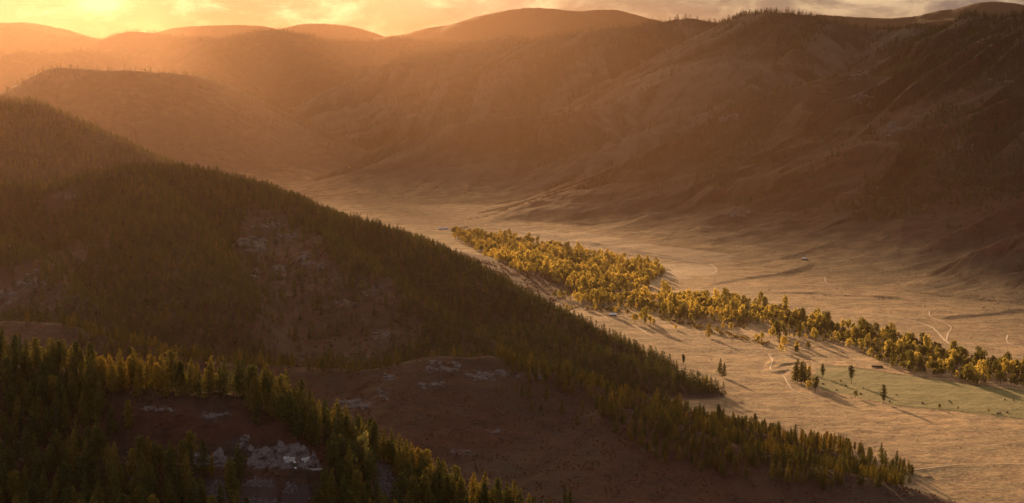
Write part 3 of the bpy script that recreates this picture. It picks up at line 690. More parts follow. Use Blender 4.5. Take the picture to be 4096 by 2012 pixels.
keep |= inpoly(u, v, [(2150,1990),(2320,1990),(2320,2040),(2100,2040)]) & (rng.uniform(size=len(X)) < .25)
keep &= (o == 2) | ((u > 3000) & (v > 1780)); keep &= seen(X, Y, 14)
for a, b in zip(X[keep], Y[keep]): con.append((a, b, rnd.uniform(.5, .98), 2, 'L' if rnd.random() < .93 else 'F'))
for (a, b, hs) in [(1705,1424,.5),(1735,1426,.45),(1815,1426,.75),(1845,1428,.75),(1875,1428,.5),(110,1285,.8),(160,1290,.7),(2270,1512,1.15),(2125,1640,.55),(2330,1640,.6),(2290,1560,.6)]:
    x_, y_, z_ = ground_hit(a, b + 4, 1500); con.append((x_, y_, hs, 2, 'L'))
n_near = len(con)
X, Y = jgrid(-900, 480, 2050, 3500, 8.0, 13)
z = gz(X, Y); u, v = proj(X, Y, z); i, j = gidx(X, Y); o = own[i, j]
nz = fbm(X / 60, Y / 60, 303, 3)
cl = polys(u + 30 * gnoise(X / 40, Y / 40, 19), v + 16 * gnoise(X / 40, Y / 40, 18), CLEAR3)
C3 = np.array([p[:2] for p in RIDGES[3][1]], float)
keep = (o == 3) & (Z[i, j] > 3) & (v > np.interp(u, C3[:, 0], C3[:, 1]) - 14) & (rng.uniform(size=len(X)) < np.where(cl, .09 + .3 * (nz > .2), .93 + .5 * nz)) & seen(X, Y, 14)
mid = [(a, b, c) for a, b, c in zip(X[keep], Y[keep], rng.uniform(.6, 1.08, keep.sum()))]
X, Y = jgrid(-1500, 100, 3500, 4900, 10.5, 14)
i, j = gidx(X, Y); o = own[i, j]
keep = (o == 4) & (Z[i, j] > 3) & (rng.uniform(size=len(X)) < .97 + .4 * fbm(X / 80, Y / 80, 304, 2)) & seen(X, Y, 14)
lef = [(a, b, c) for a, b, c in zip(X[keep], Y[keep], rng.uniform(.65, 1.1, keep.sum()))]
# mountains on the east side
DENSE = [[(3340,840),(3500,720),(3600,560),(3750,430),(4160,430),(4160,790),(3800,820),(3620,870),(3450,895)],
         [(2750,560),(2900,480),(3060,420),(3150,460),(3000,640),(2900,740),(2780,760)], [(3550,200),(3800,120),(4160,60),(4160,330),(3750,380),(3560,330)],
         [(1980,480),(2250,460),(2300,560),(2200,660),(2000,640)]]
X, Y = jgrid(-1700, 2400, 2950, 7400, 11.5, 15)
z = gz(X, Y); u, v = proj(X, Y, z); i, j = gidx(X, Y); o = own[i, j]; cdist = crest_d[i, j]
nz = fbm(X / 170, Y / 170, 305, 3)
dn = polys(u + 40 * gnoise(X / 90, Y / 90, 29), v + 25 * gnoise(X / 90, Y / 90, 28), DENSE)
hz = Z[i, j]
rbv = ribv[i, j]
pr = np.where(o == 10, .04 + .9 * np.clip(nz + .1, 0, 1) * (rbv < .5), np.where(o == 9, .06 + .95 * np.clip(nz + .35, 0, 1) * (rbv < .62) * (v < 620), np.where(o == 8, .25 + .6 * (rbv < .6), 0)))
pr = np.where(dn & (o >= 8) & (o <= 10), .97, pr); pr = np.where((cdist < 30) & (v < 210) & (o >= 8) & (o <= 10), .85, pr)
pr = pr * sstep(45, 130, hz) + 0.0
pr = np.where(dn & (o >= 8), np.maximum(pr, .97 * sstep(14, 22, hz)), pr)
keep = (rng.uniform(size=len(X)) < pr) & seen(X, Y, 14)
est = [(a, b, c) for a, b, c in zip(X[keep], Y[keep], rng.uniform(.6, 1.1, keep.sum()))]
X, Y = jgrid(-3400, 2000, 6000, 12600, 27, 16)
i, j = gidx(X, Y); o = own[i, j]; cdist = crest_d[i, j]; hz = Z[i, j]
nz = fbm(X / 300, Y / 300, 306, 3)
pr = np.where(np.isin(o, (5, 6)) | ((o == 8) & (Y > 7000)), .55 + .4 * nz + .45 * (cdist < 90), 0) * sstep(30, 120, hz)
keep = (rng.uniform(size=len(X)) < pr) & seen(X, Y, 14)
far = [(a, b, c) for a, b, c in zip(X[keep], Y[keep], rng.uniform(.8, 1.35, keep.sum()))]
for ridge_pts in RIDGES:            # the tree line along far crests
    if ridge_pts[0] in ('flat_spur', 'far_ridge', 'east_range', 'peak_range', 'near_range'):
        P = cr(ridge_pts[1], 4); xx, yy, zz_ = at(P[:, 0], P[:, 1], P[:, 2])
        for k in range(len(xx) - 1):
            n = int(math.hypot(xx[k + 1] - xx[k], yy[k + 1] - yy[k]) / 9)
            if abs(xx[k] / yy[k]) > .28: continue
            for q in range(n if ridge_pts[0] != 'flat_spur' else n // 2):
                t = rnd.random(); x_ = xx[k] + (xx[k + 1] - xx[k]) * t + rnd.gauss(0, 12); y_ = yy[k] + (yy[k + 1] - yy[k]) * t + rnd.gauss(0, 16)
                if gnoise(np.array([x_ / 120]), np.array([y_ / 120]), 55)[0] < -.22: continue
                if gz(x_, y_) < 60: continue
                far.append((x_, y_, rnd.uniform(.7, 1.55) if ridge_pts[0] != 'flat_spur' else rnd.uniform(.45, .9)))
print('trees', n_near, len(mid), len(lef), len(est), len(far))

def mass(name, meshes, pts, base, label, cat, seed=1, kind='stuff'):
    """a wood too large to count: one object whose trees stand on its points (x, y, relative size)"""
    src = bpy.data.collections.new(name + '_kinds')
    for m in meshes: src.objects.link(bpy.data.objects.new(m.name, m))
    P = np.array(pts, float); z = gz(P[:, 0], P[:, 1]) - .15
    me = mesh_from(name, np.stack([P[:, 0], P[:, 1], z], 1), [])
    g = np.random.default_rng(seed); n = len(P)
    for an, ty, data in (('size', 'FLOAT', P[:, 2]), ('turn', 'FLOAT', g.uniform(0, 6.28, n)), ('pick', 'INT', g.integers(0, len(meshes), n))):
        a = me.attributes.new(an, ty, 'POINT'); a.data.foreach_set('value', data.astype(np.int32 if ty == 'INT' else np.float32))
    ng = bpy.data.node_groups.new(name + '_nodes', 'GeometryNodeTree')
    ng.interface.new_socket('Geometry', in_out='INPUT', socket_type='NodeSocketGeometry'); ng.interface.new_socket('Geometry', in_out='OUTPUT', socket_type='NodeSocketGeometry')
    gi = ng.nodes.new('NodeGroupInput'); go = ng.nodes.new('NodeGroupOutput'); ip = ng.nodes.new('GeometryNodeInstanceOnPoints')
    ci = ng.nodes.new('GeometryNodeCollectionInfo'); ci.inputs['Collection'].default_value = src; ci.inputs['Separate Children'].default_value = True
    def na(nm, ty):
        q = ng.nodes.new('GeometryNodeInputNamedAttribute'); q.data_type = ty; q.inputs['Name'].default_value = nm; return q.outputs['Attribute']
    cx = ng.nodes.new('ShaderNodeCombineXYZ'); ng.links.new(na('turn', 'FLOAT'), cx.inputs['Z'])
    ip.inputs['Pick Instance'].default_value = True
    ng.links.new(gi.outputs[0], ip.inputs['Points']); ng.links.new(ci.outputs[0], ip.inputs['Instance'])
    ng.links.new(na('pick', 'INT'), ip.inputs['Instance Index']); ng.links.new(cx.outputs[0], ip.inputs['Rotation']); ng.links.new(na('size', 'FLOAT'), ip.inputs['Scale'])
    ng.links.new(ip.outputs[0], go.inputs[0])
    o = obj(name, me); md = o.modifiers.new('trees', 'NODES'); md.node_group = ng
    return tag(o, label, cat, kind=kind)

def plant(name, meshes, x, y, sc, label, cat, group=None, z=None, turn=None, tall=1.0):
    root = bpy.data.objects.new(name, None); COL.objects.link(root)
    root.location = (x, y, (float(gz(x, y)) if z is None else z) - .1); root.rotation_euler = (0, 0, rnd.uniform(0, 6.28) if turn is None else turn)
    root.scale = (sc, sc, sc * tall); root.empty_display_size = .5
    tag(root, label, cat, group)
    obj('trunk', meshes[0], root); obj('crown', meshes[1], root)
    return root

def conifer_label(u, v, hill):
    if hill == 1:
        if u < 1010 and v < 1625 and u > 440: return 'larch in the tight row along the crest above the open slope over the road', 'larches in a row on the near crest'
        if 1000 <= u < 1420 and v < 1800: return 'larch on the steep shoulder right above the graffiti rock', 'larches on the near shoulder'
        if u <= 560 and v < 1600: return 'tall larch on the high top of the nearest hill at the left edge', 'larches on the near hilltop'
        if u <= 640 and v < 1800: return 'dark larch in the shaded wood left of the open slope above the road', 'larches in the shaded near wood'
        if u <= 1000: return 'larch in the dark wood below the road in the bottom left corner', 'larches below the road'
        if u < 1700: return 'golden green larch in the bottom wood right of the scree', 'larches right of the scree'
        return 'low larch at the bottom edge where the nearest wood thins out', 'larches at the thin end of the near wood'
    if u < 960: return 'larch on the second ridge behind the nearest wood, left part', 'larches on the left of the heath ridge'
    if u < 1680: return 'larch in the short row on the saddle of the reddish heath ridge', 'larches on the heath saddle'
    if u < 2350: return 'larch at the upper start of the tree band on the reddish heath ridge', 'larches at the top of the heath band'
    if u < 3000: return 'larch in the middle of the tree band falling along the heath ridge', 'larches in the middle of the heath band'
    return 'larch in the last low stretch of the tree band beside the golden plain', 'larches at the foot of the heath band'
con_a = np.array([(c[0], c[1]) for c in con]); czz = gz(con_a[:, 0], con_a[:, 1]); cu, cv_ = proj(con_a[:, 0], con_a[:, 1], czz)
inframe = (cu > 5) & (cu < 4090) & (cv_ < 2120)
app = np.array([c[2] for c in con]) / con_a[:, 1] * np.where(inframe, 1, .01)
order = np.argsort(-app)
N_IND = 262
rest = []
for q, k in enumerate(order):
    x_, y_, hs, hill, kd = con[k]
    if q < N_IND:
        lab, grp = conifer_label(cu[k], cv_[k], hill)
        if kd == 'F': lab = lab.replace('dark larch', 'larch').replace('larch', 'dark fir', 1); grp = grp.replace('larches', 'firs')
        plant('larch_tree' if kd == 'L' else 'fir_tree', (LARCHES if kd == 'L' else FIRS)[rnd.randrange(6 if kd == 'L' else 2)], x_, y_, hs, lab, 'larch' if kd == 'L' else 'fir', grp)
    else: rest.append((x_, y_, hs))
near_rest = [r for r in rest if r[1] < 1200]; band_rest = [r for r in rest if r[1] >= 1200]
mass('larch_wood', [m[2] for m in LARCHES[:5]], near_rest + band_rest, 17, 'larch wood filling in between the nearest single larches and along the heath ridge', 'wood', 2)
mass('hillside_forest', MIDLARCH + MIDFIR[:1], mid, 16, 'dense conifer forest covering the large dark hill with rock outcrops', 'forest', 3)
mass('ridge_forest', MIDLARCH[:4] + MIDFIR, lef, 16, 'conifer forest on the high ridge at the left edge behind the dark hill', 'forest', 4)
mass('mountain_forest', MIDFIR + FARCON, est, 16, 'patchy dark forest on the mountains of the right half', 'forest', 5)
mass('distant_forest', FARCON, far, 16, 'far tree line and woods on the hazy ridges near the skyline', 'forest', 6)

# ------------------------------------------------------------------ woods along the river
RIV = [[(1790,925),(1900,945),(2050,955),(2200,990),(2330,1010),(2480,1045),(2600,1055),(2660,1078),(2650,1105),(2600,1135),(2560,1150),(2540,1180),(2560,1200),(2480,1222),(2330,1215),(2240,1195),(2180,1160),(2120,1110),(2080,1080),(1980,1040),(1900,1000)],
       [(2520,1200),(2600,1190),(2720,1195),(2850,1200),(3000,1215),(3120,1250),(3250,1285),(3400,1318),(3500,1325),(3600,1350),(3720,1395),(3850,1440),(4000,1462),(4170,1480),(4170,1560),(4000,1545),(3850,1525),(3700,1500),(3580,1480),(3480,1430),(3420,1395),(3330,1372),(3200,1355),(3080,1350),(2960,1310),(2830,1290),(2720,1290),(2640,1265),(2480,1240)]]
HOLE = [[(2060,1085),(2160,1100),(2260,1150),(2300,1190),(2200,1170),(2110,1130)], [(2420,1175),(2560,1165),(2600,1180),(2480,1195)], [(2880,1290),(3060,1300),(3180,1335),(3060,1345),(2900,1312)]]
X, Y = jgrid(-300, 800, 1950, 4500, 8.8, 21)
z = gz(X, Y); u, v = proj(X, Y, z); i, j = gidx(X, Y); o = own[i, j]
nz = fbm(X / 34, Y / 34, 307, 2)
keep = polys(u + 34 * gnoise(X / 30, Y / 30, 39), v + 13 * gnoise(X / 30, Y / 30, 38), RIV) & ~polys(u, v, HOLE) & (z < 26) & (rng.uniform(size=len(X)) < .80 + .8 * nz)
keep |= inpoly(u, v, [(2200,1240),(2500,1225),(2900,1320),(3250,1385),(3330,1440),(3000,1400),(2700,1330)]) & (nz > .25) & (rng.uniform(size=len(X)) < .22) & (z < 26)
keep &= seen(X, Y, 13)
riv = [[a, b, c, uu, vv] for a, b, c, uu, vv in zip(X[keep], Y[keep], rng.uniform(.55, 1.3, keep.sum()) ** 1.2 * (1 + .45 * nz[keep]), u[keep], v[keep])]
riv.sort(key=lambda r: -r[2] / r[1])
print('river', len(riv))
def river_label(u, v):
    if u > 3700: return 'yellow green tree in the right end of the riverside wood below the track', 'riverside trees at the right end'
    if u > 3350: return 'autumn tree in the riverside wood just above the green field', 'riverside trees above the green field'
    if u > 3000: return 'autumn tree in the riverside wood where the dark firs stand', 'riverside trees by the firs'
    if u > 2700: return 'golden tree in the narrow middle stretch of the riverside wood', 'riverside trees of the middle stretch'
    if v > 1150: return 'bright golden tree at the near edge of the wood behind the white roofed shed', 'riverside trees behind the shed'
    return 'bright golden tree in the broad far part of the riverside wood', 'riverside trees of the far part'
for k, r in enumerate(riv[:285]):
    lab, grp = river_label(r[3], r[4])
    plant('riverside_tree', BROAD[rnd.randrange(5)], r[0], r[1], r[2] * 1.0, lab, 'tree', grp, tall=rnd.choice((.8, .9, 1.0, 1.1, 1.3, 1.5)))
mass('riverside_wood', BROADMID, [(r[0], r[1], r[2] * 1.0) for r in riv[285:]], 13, 'golden autumn wood winding along the river in the valley', 'wood', 8)

def ghit(u, v): return ground_hit(u, v, 1400)
SINGLES = [   # photo column, row of the foot, height in photo pixels, kind, label
 (3535,1613,76,'P','tall lone conifer on the lower fence line of the green field'),
 (3405,1534,74,'P','lone conifer in the upper green field with bare lower trunk'),
 (3290,1510,56,'P','slim young conifer left of the lone field conifer, by the shrubs'),
 (2880,1505,74,'L','taller of the two larches standing together on the sunny plain'),
 (2896,1512,62,'L','lower of the two larches standing together on the sunny plain'),
 (3188,1532,100,'L','tallest larch of the clump at the left end of the green field'),
 (3205,1540,94,'L','larch with the broadest crown in the clump by the green field'),
 (3222,1538,88,'L','larch on the field side of the clump by the green field'),
 (3180,1530,84,'L','larch on the outer left side of the clump by the green field'),
 (3212,1524,86,'L','larch at the back of the clump by the green field'),
 (3236,1532,70,'L','lowest larch of the clump by the green field'),
 (2835,1352,66,'L','lone larch standing in front of the riverside wood above the plain'),
 (3118,1375,44,'F','dark fir among the shrubs below the riverside wood'),
 (2988,1224,20,'F','small dark fir poking out behind the middle riverside wood'),
 (3182,1282,52,'F','leftmost of the three dark firs in the riverside wood'),
 (3193,1284,50,'F','middle one of the three dark firs in the riverside wood'),
 (3203,1286,46,'F','rightmost of the three dark firs in the riverside wood'),
 (3126,1240,30,'F','dark fir on the far edge of the riverside wood by the track'),
 (3745,1452,46,'F','dark narrow fir inside the wood above the green field'),
 (3020,1705,54,'P','gnarled flat topped pine rising out of the heath ridge trees'),
 (2734,1462,46,'P','flat topped pine at the foot of the large dark hill')]
for (u_, v_, hp, kd, lab) in SINGLES:
    x_, y_, z_ = ghit(u_, v_); H_ = hp / FPX * y_
    ms = {'P': PINES[len(lab) % 2], 'L': LARCHES[rnd.choice((0, 1, 2, 4))], 'F': FIRS[rnd.randrange(2)]}[kd]
    plant({'P': 'pine_tree', 'L': 'larch_tree', 'F': 'fir_tree'}[kd], ms, x_, y_, H_ / 17, lab, {'P': 'pine', 'L': 'larch', 'F': 'fir'}[kd])
for u_, v_, hp in [(1335,1870,120),(1362,1862,138),(1392,1868,128),(1425,1885,140),(1450,1880,150),(1468,1900,120),(1346,1905,110),(1405,1915,118),(1318,1850,95)]:
    x_, y_, z_ = ground_hit(u_, v_, 700); plant('birch_tree', BROAD[rnd.choice((2, 4))], x_, y_, hp / FPX * y_ / 15, 'golden yellow birch in the bright clump right of the painted rock', 'birch', 'golden birches right of the painted rock', tall=1.15)
BL = [(2925,1322,44,'round golden tree standing alone above the shrubs of the old river arm'),
 (3034,1368,38,'bright yellow tree below the riverside wood, left of the dark fir'),
 (3143,1386,36,'yellow tree just right of the dark fir below the riverside wood'),
 (3188,1415,50,'broad yellow bush tree near the bend of the track'),
 (3232,1398,34,'brownish tree beside the broad yellow bush tree'),
 (3237,1492,32,'bright small tree at the top end of the field clump'),
 (3262,1568,66,'bushy green gold tree closing the clump at the green field corner'),
 (3235,1560,52,'low bushy tree between clump and green field corner'),
 (2822,1556,50,'broad pale bush tree at the foot of the hill beside two larches'),
 (3422,1592,34,'golden bush tree on the lower fence line left of the lone conifer'),
 (3758,1636,26,'small bright gold tree on the lower fence line, middle'),
 (3832,1640,16,'tiny dark tree on the lower fence line'),
 (3954,1650,22,'small yellow tree on the lower fence line toward the right edge'),
 (3364,1532,20,'small golden bush tree between the two upper field conifers'),
 (2310,1222,56,'big golden tree by itself at the near edge of the far wood'),
 (2366,1224,44,'pointed golden tree next to the big one at the near wood edge'),
 (1398,675,14,'tiny golden tree far off on the hazy spur')]
for (u_, v_, hp, lab) in BL:
    x_, y_, z_ = ghit(u_, v_); plant('autumn_tree', BROAD[rnd.randrange(5)], x_, y_, hp / FPX * y_ / 12.5, lab, 'tree')
# shrubs of the old river arms and hill foot
SH = [[(2760,1290),(2880,1325),(3020,1358),(3200,1390),(3200,1420),(3060,1385),(2900,1345),(2750,1308)], [(2850,1278),(3000,1285),(3080,1312),(3000,1318),(2870,1300)],
      [(3290,1522),(3330,1538),(3390,1560),(3380,1566),(3290,1540)], [(3340,1395),(3480,1420),(3540,1465),(3440,1440),(3330,1415)], [(3020,1298),(3180,1325),(3330,1345),(3330,1362),(3150,1345),(3010,1315)],
      [(2760,1530),(2880,1555),(2860,1580),(2780,1560)], [(2330,1228),(2470,1235),(2480,1250),(2340,1240)], [(2640,1268),(2750,1285),(2760,1305),(2640,1280)]]
X, Y = jgrid(-100, 700, 1900, 3200, 6.0, 23); z = gz(X, Y); u, v = proj(X, Y, z)
keep = polys(u, v, SH) & (rng.uniform(size=len(X)) < .5) & seen(X, Y, 2)
shr = list(zip(X[keep], Y[keep]))[:170]
for x_, y_ in shr:
    uu, vv = proj(x_, y_, float(gz(x_, y_)))
    if vv > 1480 and uu < 2950: lab = 'low autumn shrub at the foot of the big hill by the broad bush tree'
    elif vv > 1500: lab = 'low shrub on the ditch between the two upper field conifers'
    elif uu < 2700: lab = 'low golden shrub at the wood edge above the white roofed shed'
    elif uu < 3010: lab = 'grey green shrub along the old river arm left of the yellow trees'
    else: lab = 'grey green shrub on the meadow between riverside wood and green field'
    plant('shrub', SHRUBS[rnd.randrange(4)], x_, y_, rnd.uniform(.6, 1.7), lab, 'shrub', 'shrubs: ' + lab.split(' shrub ')[1])


HEATHL = leaf_material("heath_leaves", [(0, (.075, .040, .025)), (.35, (.13, .052, .030)), (.6, (.19, .070, .034)), (.8, (.17, .12, .055)), (1, (.26, .16, .06))], .35)
LOWS = []
for k in range(4):
    tr_, (cv2, cf2) = shrub(380 + k, 1.0, 1.1, 5, 14, .30); LOWS.append(mesh_from('low_bush', cv2, cf2, [HEATHL]))
def low_cover(x0, x1, y0, y1, sp, seed, test, smin, smax):
    X, Y = jgrid(x0, x1, y0, y1, sp, seed); z = gz(X, Y); u, v = proj(X, Y, z); i, j = gidx(X, Y); nz = fbm(X / 18, Y / 18, seed, 3)
    keep = test(X, Y, z, u, v, own[i, j], nz, scree[i, j]) & seen(X, Y, .8)
    g = np.random.default_rng(seed); return list(zip(X[keep], Y[keep], g.uniform(smin, smax, keep.sum())))
lc = low_cover(-330, 330, 690, 1010, 2.1, 61, lambda X, Y, z, u, v, o, nz, sc: (o == 1) & (nz > -.05) & (sc < .5) & (np.abs(np.sin(X * 91.7 + Y * 57.3)) < .6) & (np.min(np.hypot(X[:, None] - RX[None, ::3], Y[:, None] - RY[None, ::3]), axis=1) > 5), .3, 1.1)
lc += low_cover(-620, 520, 1400, 2120, 4.2, 62, lambda X, Y, z, u, v, o, nz, sc: (o == 2) & (nz > .12), .4, 1.2)
lc += low_cover(-600, 200, 2050, 3300, 6.5, 63, lambda X, Y, z, u, v, o, nz, sc: (o == 3) & (nz > .1), .7, 2.0)
mass('heath_shrubs', LOWS, lc, 1, 'low reddish dwarf shrubs spread over the bare slopes of the near hills', 'shrubs', 12)
GRS = [mesh_from('tussock', *shrub(390 + k, .8, 1.3, 4, 9, .28)[1], [flat_mat('dry_tussock_%d' % k, (.24, .15, .07), .95)]) for k in range(3)]
tc_ = low_cover(-250, 1000, 1560, 3600, 10.5, 64, lambda X, Y, z, u, v, o, nz, sc: (o == 0) & (nz > .2) & ~inpoly(u, v, GREEN), .3, .9)
mass('tussocks', GRS, tc_, 1, 'dry grass tussocks dotting the golden valley floor', 'grass', 13)
bush_spots = [(700,1868),(735,1872),(905,1868),(930,1858),(950,1862),(968,1866),(1095,1872),(1112,1874),(1180,1868),(1245,1866),(1262,1862),(700,1905),(760,1912),(930,1908),(1000,1898),(1108,1905),(1150,1910),(1235,1905),(1090,1800),(1150,1792),(985,1840),(860,1822)]
for k, (u_, v_) in enumerate(bush_spots):
    x_, y_, z_ = ground_hit(u_, v_, 700)
    plant('shrub', SHRUBS[k % 4], x_, y_, rnd.uniform(.35, .8), 'dark low shrub at the foot or brow of the painted rock cutting' if v_ < 1890 else 'dark low shrub on the bank between the road and the scree', 'shrub', 'shrubs by the rock cutting' if v_ < 1890 else 'shrubs on the road bank')
# ------------------------------------------------------------------ stone
def ico(sub=1):
    import bmesh
    bm = bmesh.new(); bmesh.ops.create_icosphere(bm, subdivisions=sub, radius=1)
    V = np.array([v.co[:] for v in bm.verts]); F = np.array([[l.index for l in f.verts] for f in bm.faces]); bm.free(); return V, F
ICO2 = ico(2); ICO1 = ico(1)
def boulder(seed, fine=True):
    g = np.random.default_rng(seed); V, F = ICO2 if fine else ICO1; V = V.copy()
    for k in range(11):
        n = g.normal(size=3); n /= np.linalg.norm(n); d = g.uniform(.45, .85); q = V @ n - d
        V -= np.outer(np.clip(q, 0, None), n)
    return V * g.uniform(.75, 1.25, 3), F
BOULD = [boulder(500 + k) for k in range(10)]; PEB = [boulder(520 + k, False) for k in range(8)]
def rotm(g):
    q = g.normal(size=4); q /= np.linalg.norm(q); a, b, c, d = q
    return np.array([[1 - 2 * (c * c + d * d), 2 * (b * c - a * d), 2 * (b * d + a * c)], [2 * (b * c + a * d), 1 - 2 * (b * b + d * d), 2 * (c * d - a * b)], [2 * (b * d - a * c), 2 * (c * d + a * b), 1 - 2 * (b * b + c * c)]])
def rock_words(k, u, v):
    return {0: 'largest pale crag in the clearing of the big forested hill', 1: 'blocky crag below and right of the largest crag on the big hill', 2: 'upper right crag ledge beside the largest crag on the big hill',
            3: 'topmost broken ledge above the largest crag on the big hill', 4: 'crag group right of the clearing, against the trees of the big hill', 5: 'small crag right below the group against the trees',
            6: 'small round crag straight below the largest crag', 7: 'crag in the forest gap near the left edge of the big hill', 8: 'crag cut by the left edge of the photo under the forest',
            9: 'crags on the slope right of the clearing under the olive trees', 10: 'scattered stones in the lower right of the clearing', 11: 'low crag at the foot of the clearing near the heath ridge',
            12: 'faint stones near the forest top left of the big hill', 13: 'few stones between the crag group and the right slope crags', 14: 'crag band just under the bare summit of the heath ridge',
            15: 'left small crag below the heath summit path', 16: 'rugged ledge below the summit crag band of the heath ridge', 17: 'longest cliff band under the trees of the heath ridge',
            18: 'crags right of the longest cliff band on the heath ridge', 19: 'thin rightmost ledge under the heath ridge trees', 20: 'dark cliffs on the left slope of the heath ridge',
            21: 'broken step above the dark cliffs of the heath ridge', 22: 'few stones in the middle of the bare heath slope', 23: 'slabs low on the bare heath slope above the nearest wood',
            24: 'stones at the left foot of the heath ridge trees', 25: 'small stones low on the right part of the heath slope', 26: 'stone line on the open slope under the crest row of larches',
            27: 'stones in the middle of the open slope above the road', 28: 'broken rock just above the road cut, left', 29: 'broken rock just above the road cut, right',
            30: 'ribbed cliff on the lower flank of the right mountain', 31: 'stones high on the flank of the right mountain', 32: 'upper stone patch of the right mountain flank', 33: 'cliff patch in the forest of the right mountain',
            34: 'stones near the right edge high on the mountain', 35: 'stones on the low spur above the hut', 36: 'stones at the crest of the middle spur', 37: 'faint stones on the humped mountain'}[k]
for k, (u_, v_, a, b, sz, n) in enumerate(ROCK):
    g = np.random.default_rng(700 + k); parts = []; cx, cy_, cz_ = ground_hit(u_, v_, 600)
    lead = g.normal(0, .5, (max(4, n // 7), 2))
    for q in range(int(n * 1.5)):
        c = lead[g.integers(len(lead))]; du, dv = c + g.normal(0, .23, 2)
        if du * du + dv * dv > 1.3: continue
        x_, y_, z_ = ground_hit(u_ + du * a, v_ + dv * b, 600)
        if abs(y_ - cy_) > 320: continue
        S = sz * g.uniform(.25, 1.0) ** 1.3 * (1.45 if k < 7 else .95); V, F = BOULD[g.integers(10)]
        V = (V * np.array([1.25, .9, 1.1])) @ rotm(g).T * S * np.array([1.35, 1, .85])
        th = .35; Rz = np.array([[math.cos(th), 0, math.sin(th)], [0, 1, 0], [-math.sin(th), 0, math.cos(th)]])
        parts.append((V @ Rz.T + [x_ - cx, y_ - cy_, float(gz(x_, y_)) - cz_ - S * .25], F))
    if not parts: continue
    V, F = joinm(parts)
    tag(obj('rock_outcrop', mesh_from('rock_outcrop', V, F, [ROCKM]), loc=(cx, cy_, cz_)), rock_words(k, u_, v_), 'rocks', None)
g = np.random.default_rng(900); parts = []
for P_ in SCREE:
    P_ = np.array(P_); lo, hi = P_.min(0), P_.max(0)
    for q in range(int(70 * (hi[0] - lo[0]) * (hi[1] - lo[1]) / 620)):
        uu, vv = g.uniform(lo[0], hi[0]), g.uniform(lo[1], hi[1])
        if not inpoly(np.array([uu + 22 * gnoise(np.array([uu / 26]), np.array([vv / 26]), 5)[0]]), np.array([vv + 12 * gnoise(np.array([uu / 20]), np.array([vv / 20]), 6)[0]]), P_)[0]: continue
        x_, y_, z_ = ground_hit(uu, vv, 700, )
        if gnoise(np.array([x_ / 9]), np.array([y_ / 9]), 88)[0] < -.12: continue
        S = .16 + .42 * g.uniform() ** 3.2; V, F = PEB[g.integers(8)]
        parts.append((V @ rotm(g).T * S + [x_ + g.normal(0, .2), y_ + g.normal(0, .2), z_ + .05], F))
V, F = joinm(parts)
tag(obj('scree', mesh_from('scree', V, F, [SCREEM])), 'grey lilac scree of loose stones spilling below the road', 'scree', kind='stuff')

# ------------------------------------------------------------------ road and tracks
def ribbon(X, Y, Zf, width, name, mat, label, cat, lift=.22, uneven=.0):
    X = np.asarray(X); Y = np.asarray(Y); tx = np.gradient(X); ty = np.gradient(Y); l = np.hypot(tx, ty); nx, ny = -ty / l, tx / l
    ks = (-1, -.5, 0, .5, 1); V = []
    wv2 = width * (1 + uneven * gnoise(X / 30, Y / 30, 5))
    for k in ks:
        xx = X + nx * wv2 * k / 2; yy = Y + ny * wv2 * k / 2; V.append(np.stack([xx, yy, Zf(xx, yy) + lift], 1))
    V = np.stack(V, 1).reshape(-1, 3); n = len(X)
    F = np.array([(i * 5 + k, i * 5 + k + 1, i * 5 + k + 6, i * 5 + k + 5) for i in range(n - 1) for k in range(4)])
    return tag(obj(name, mesh_from(name, V, F, [mat], smooth=True)), label, cat, kind='structure')
ribbon(RX, RY, lambda x, y: np.interp(x, RX, RZ), 5.0, 'road', ROADM, 'narrow mountain road along the foot of the rock cut', 'road', lift=.05)
TRACKS = [([(1975,908),(2080,925),(2200,948),(2400,985),(2600,1020),(2760,1045),(2826,1053),(2850,1062),(2866,1080),(2852,1096)], 6, 'pale dirt track along the far terrace ending in a bend'),
 ([(3080,1216),(3180,1228),(3300,1240),(3420,1250),(3560,1266),(3680,1292),(3735,1315),(3780,1362),(3830,1395),(3900,1412),(4000,1422),(4150,1440)], 5, 'long pale dirt track behind the riverside wood'),
 ([(3718,1245),(3718,1262),(3735,1275),(3770,1288),(3805,1310),(3792,1335),(3786,1362)], 4, 'short winding dirt track joining the long one at the right'),
 ([(2490,1293),(2540,1305),(2620,1350),(2700,1358),(2850,1380),(3000,1402),(3100,1418),(3172,1432)], 3.5, 'dirt track crossing the sunny plain from the white roofed shed'),
 ([(3075,1418),(3090,1445),(3082,1480),(3130,1500),(3155,1540),(3180,1565),(3260,1590)], 3, 'faint footpath bending round the tree clump on the plain'),
 ([(3640,1882),(3750,1868),(3870,1858),(4150,1855)], 3, 'faint track at the lower right of the plain'),
 ([(4030,1340),(4036,1375),(4150,1402)], 4, 'short dirt track at the right edge above the long one'),
 ([(3300,1108),(3302,1128),(3322,1140),(3340,1138)], 3, 'curved scrap of dirt track in the middle of the far meadow')]
for pts, wd, lab in TRACKS:
    P = cr(pts, 14); xy = np.array([ground_hit(a, b, 1400)[:2] for a, b in zip(P[:, 0], P[:, 1])])
    for _ in range(6): xy[1:-1] = (xy[:-2] + 2 * xy[1:-1] + xy[2:]) / 4
    ribbon(xy[:, 0], xy[:, 1], gz, wd * .55, 'dirt_track', DIRT, lab, 'track', .3, .5)

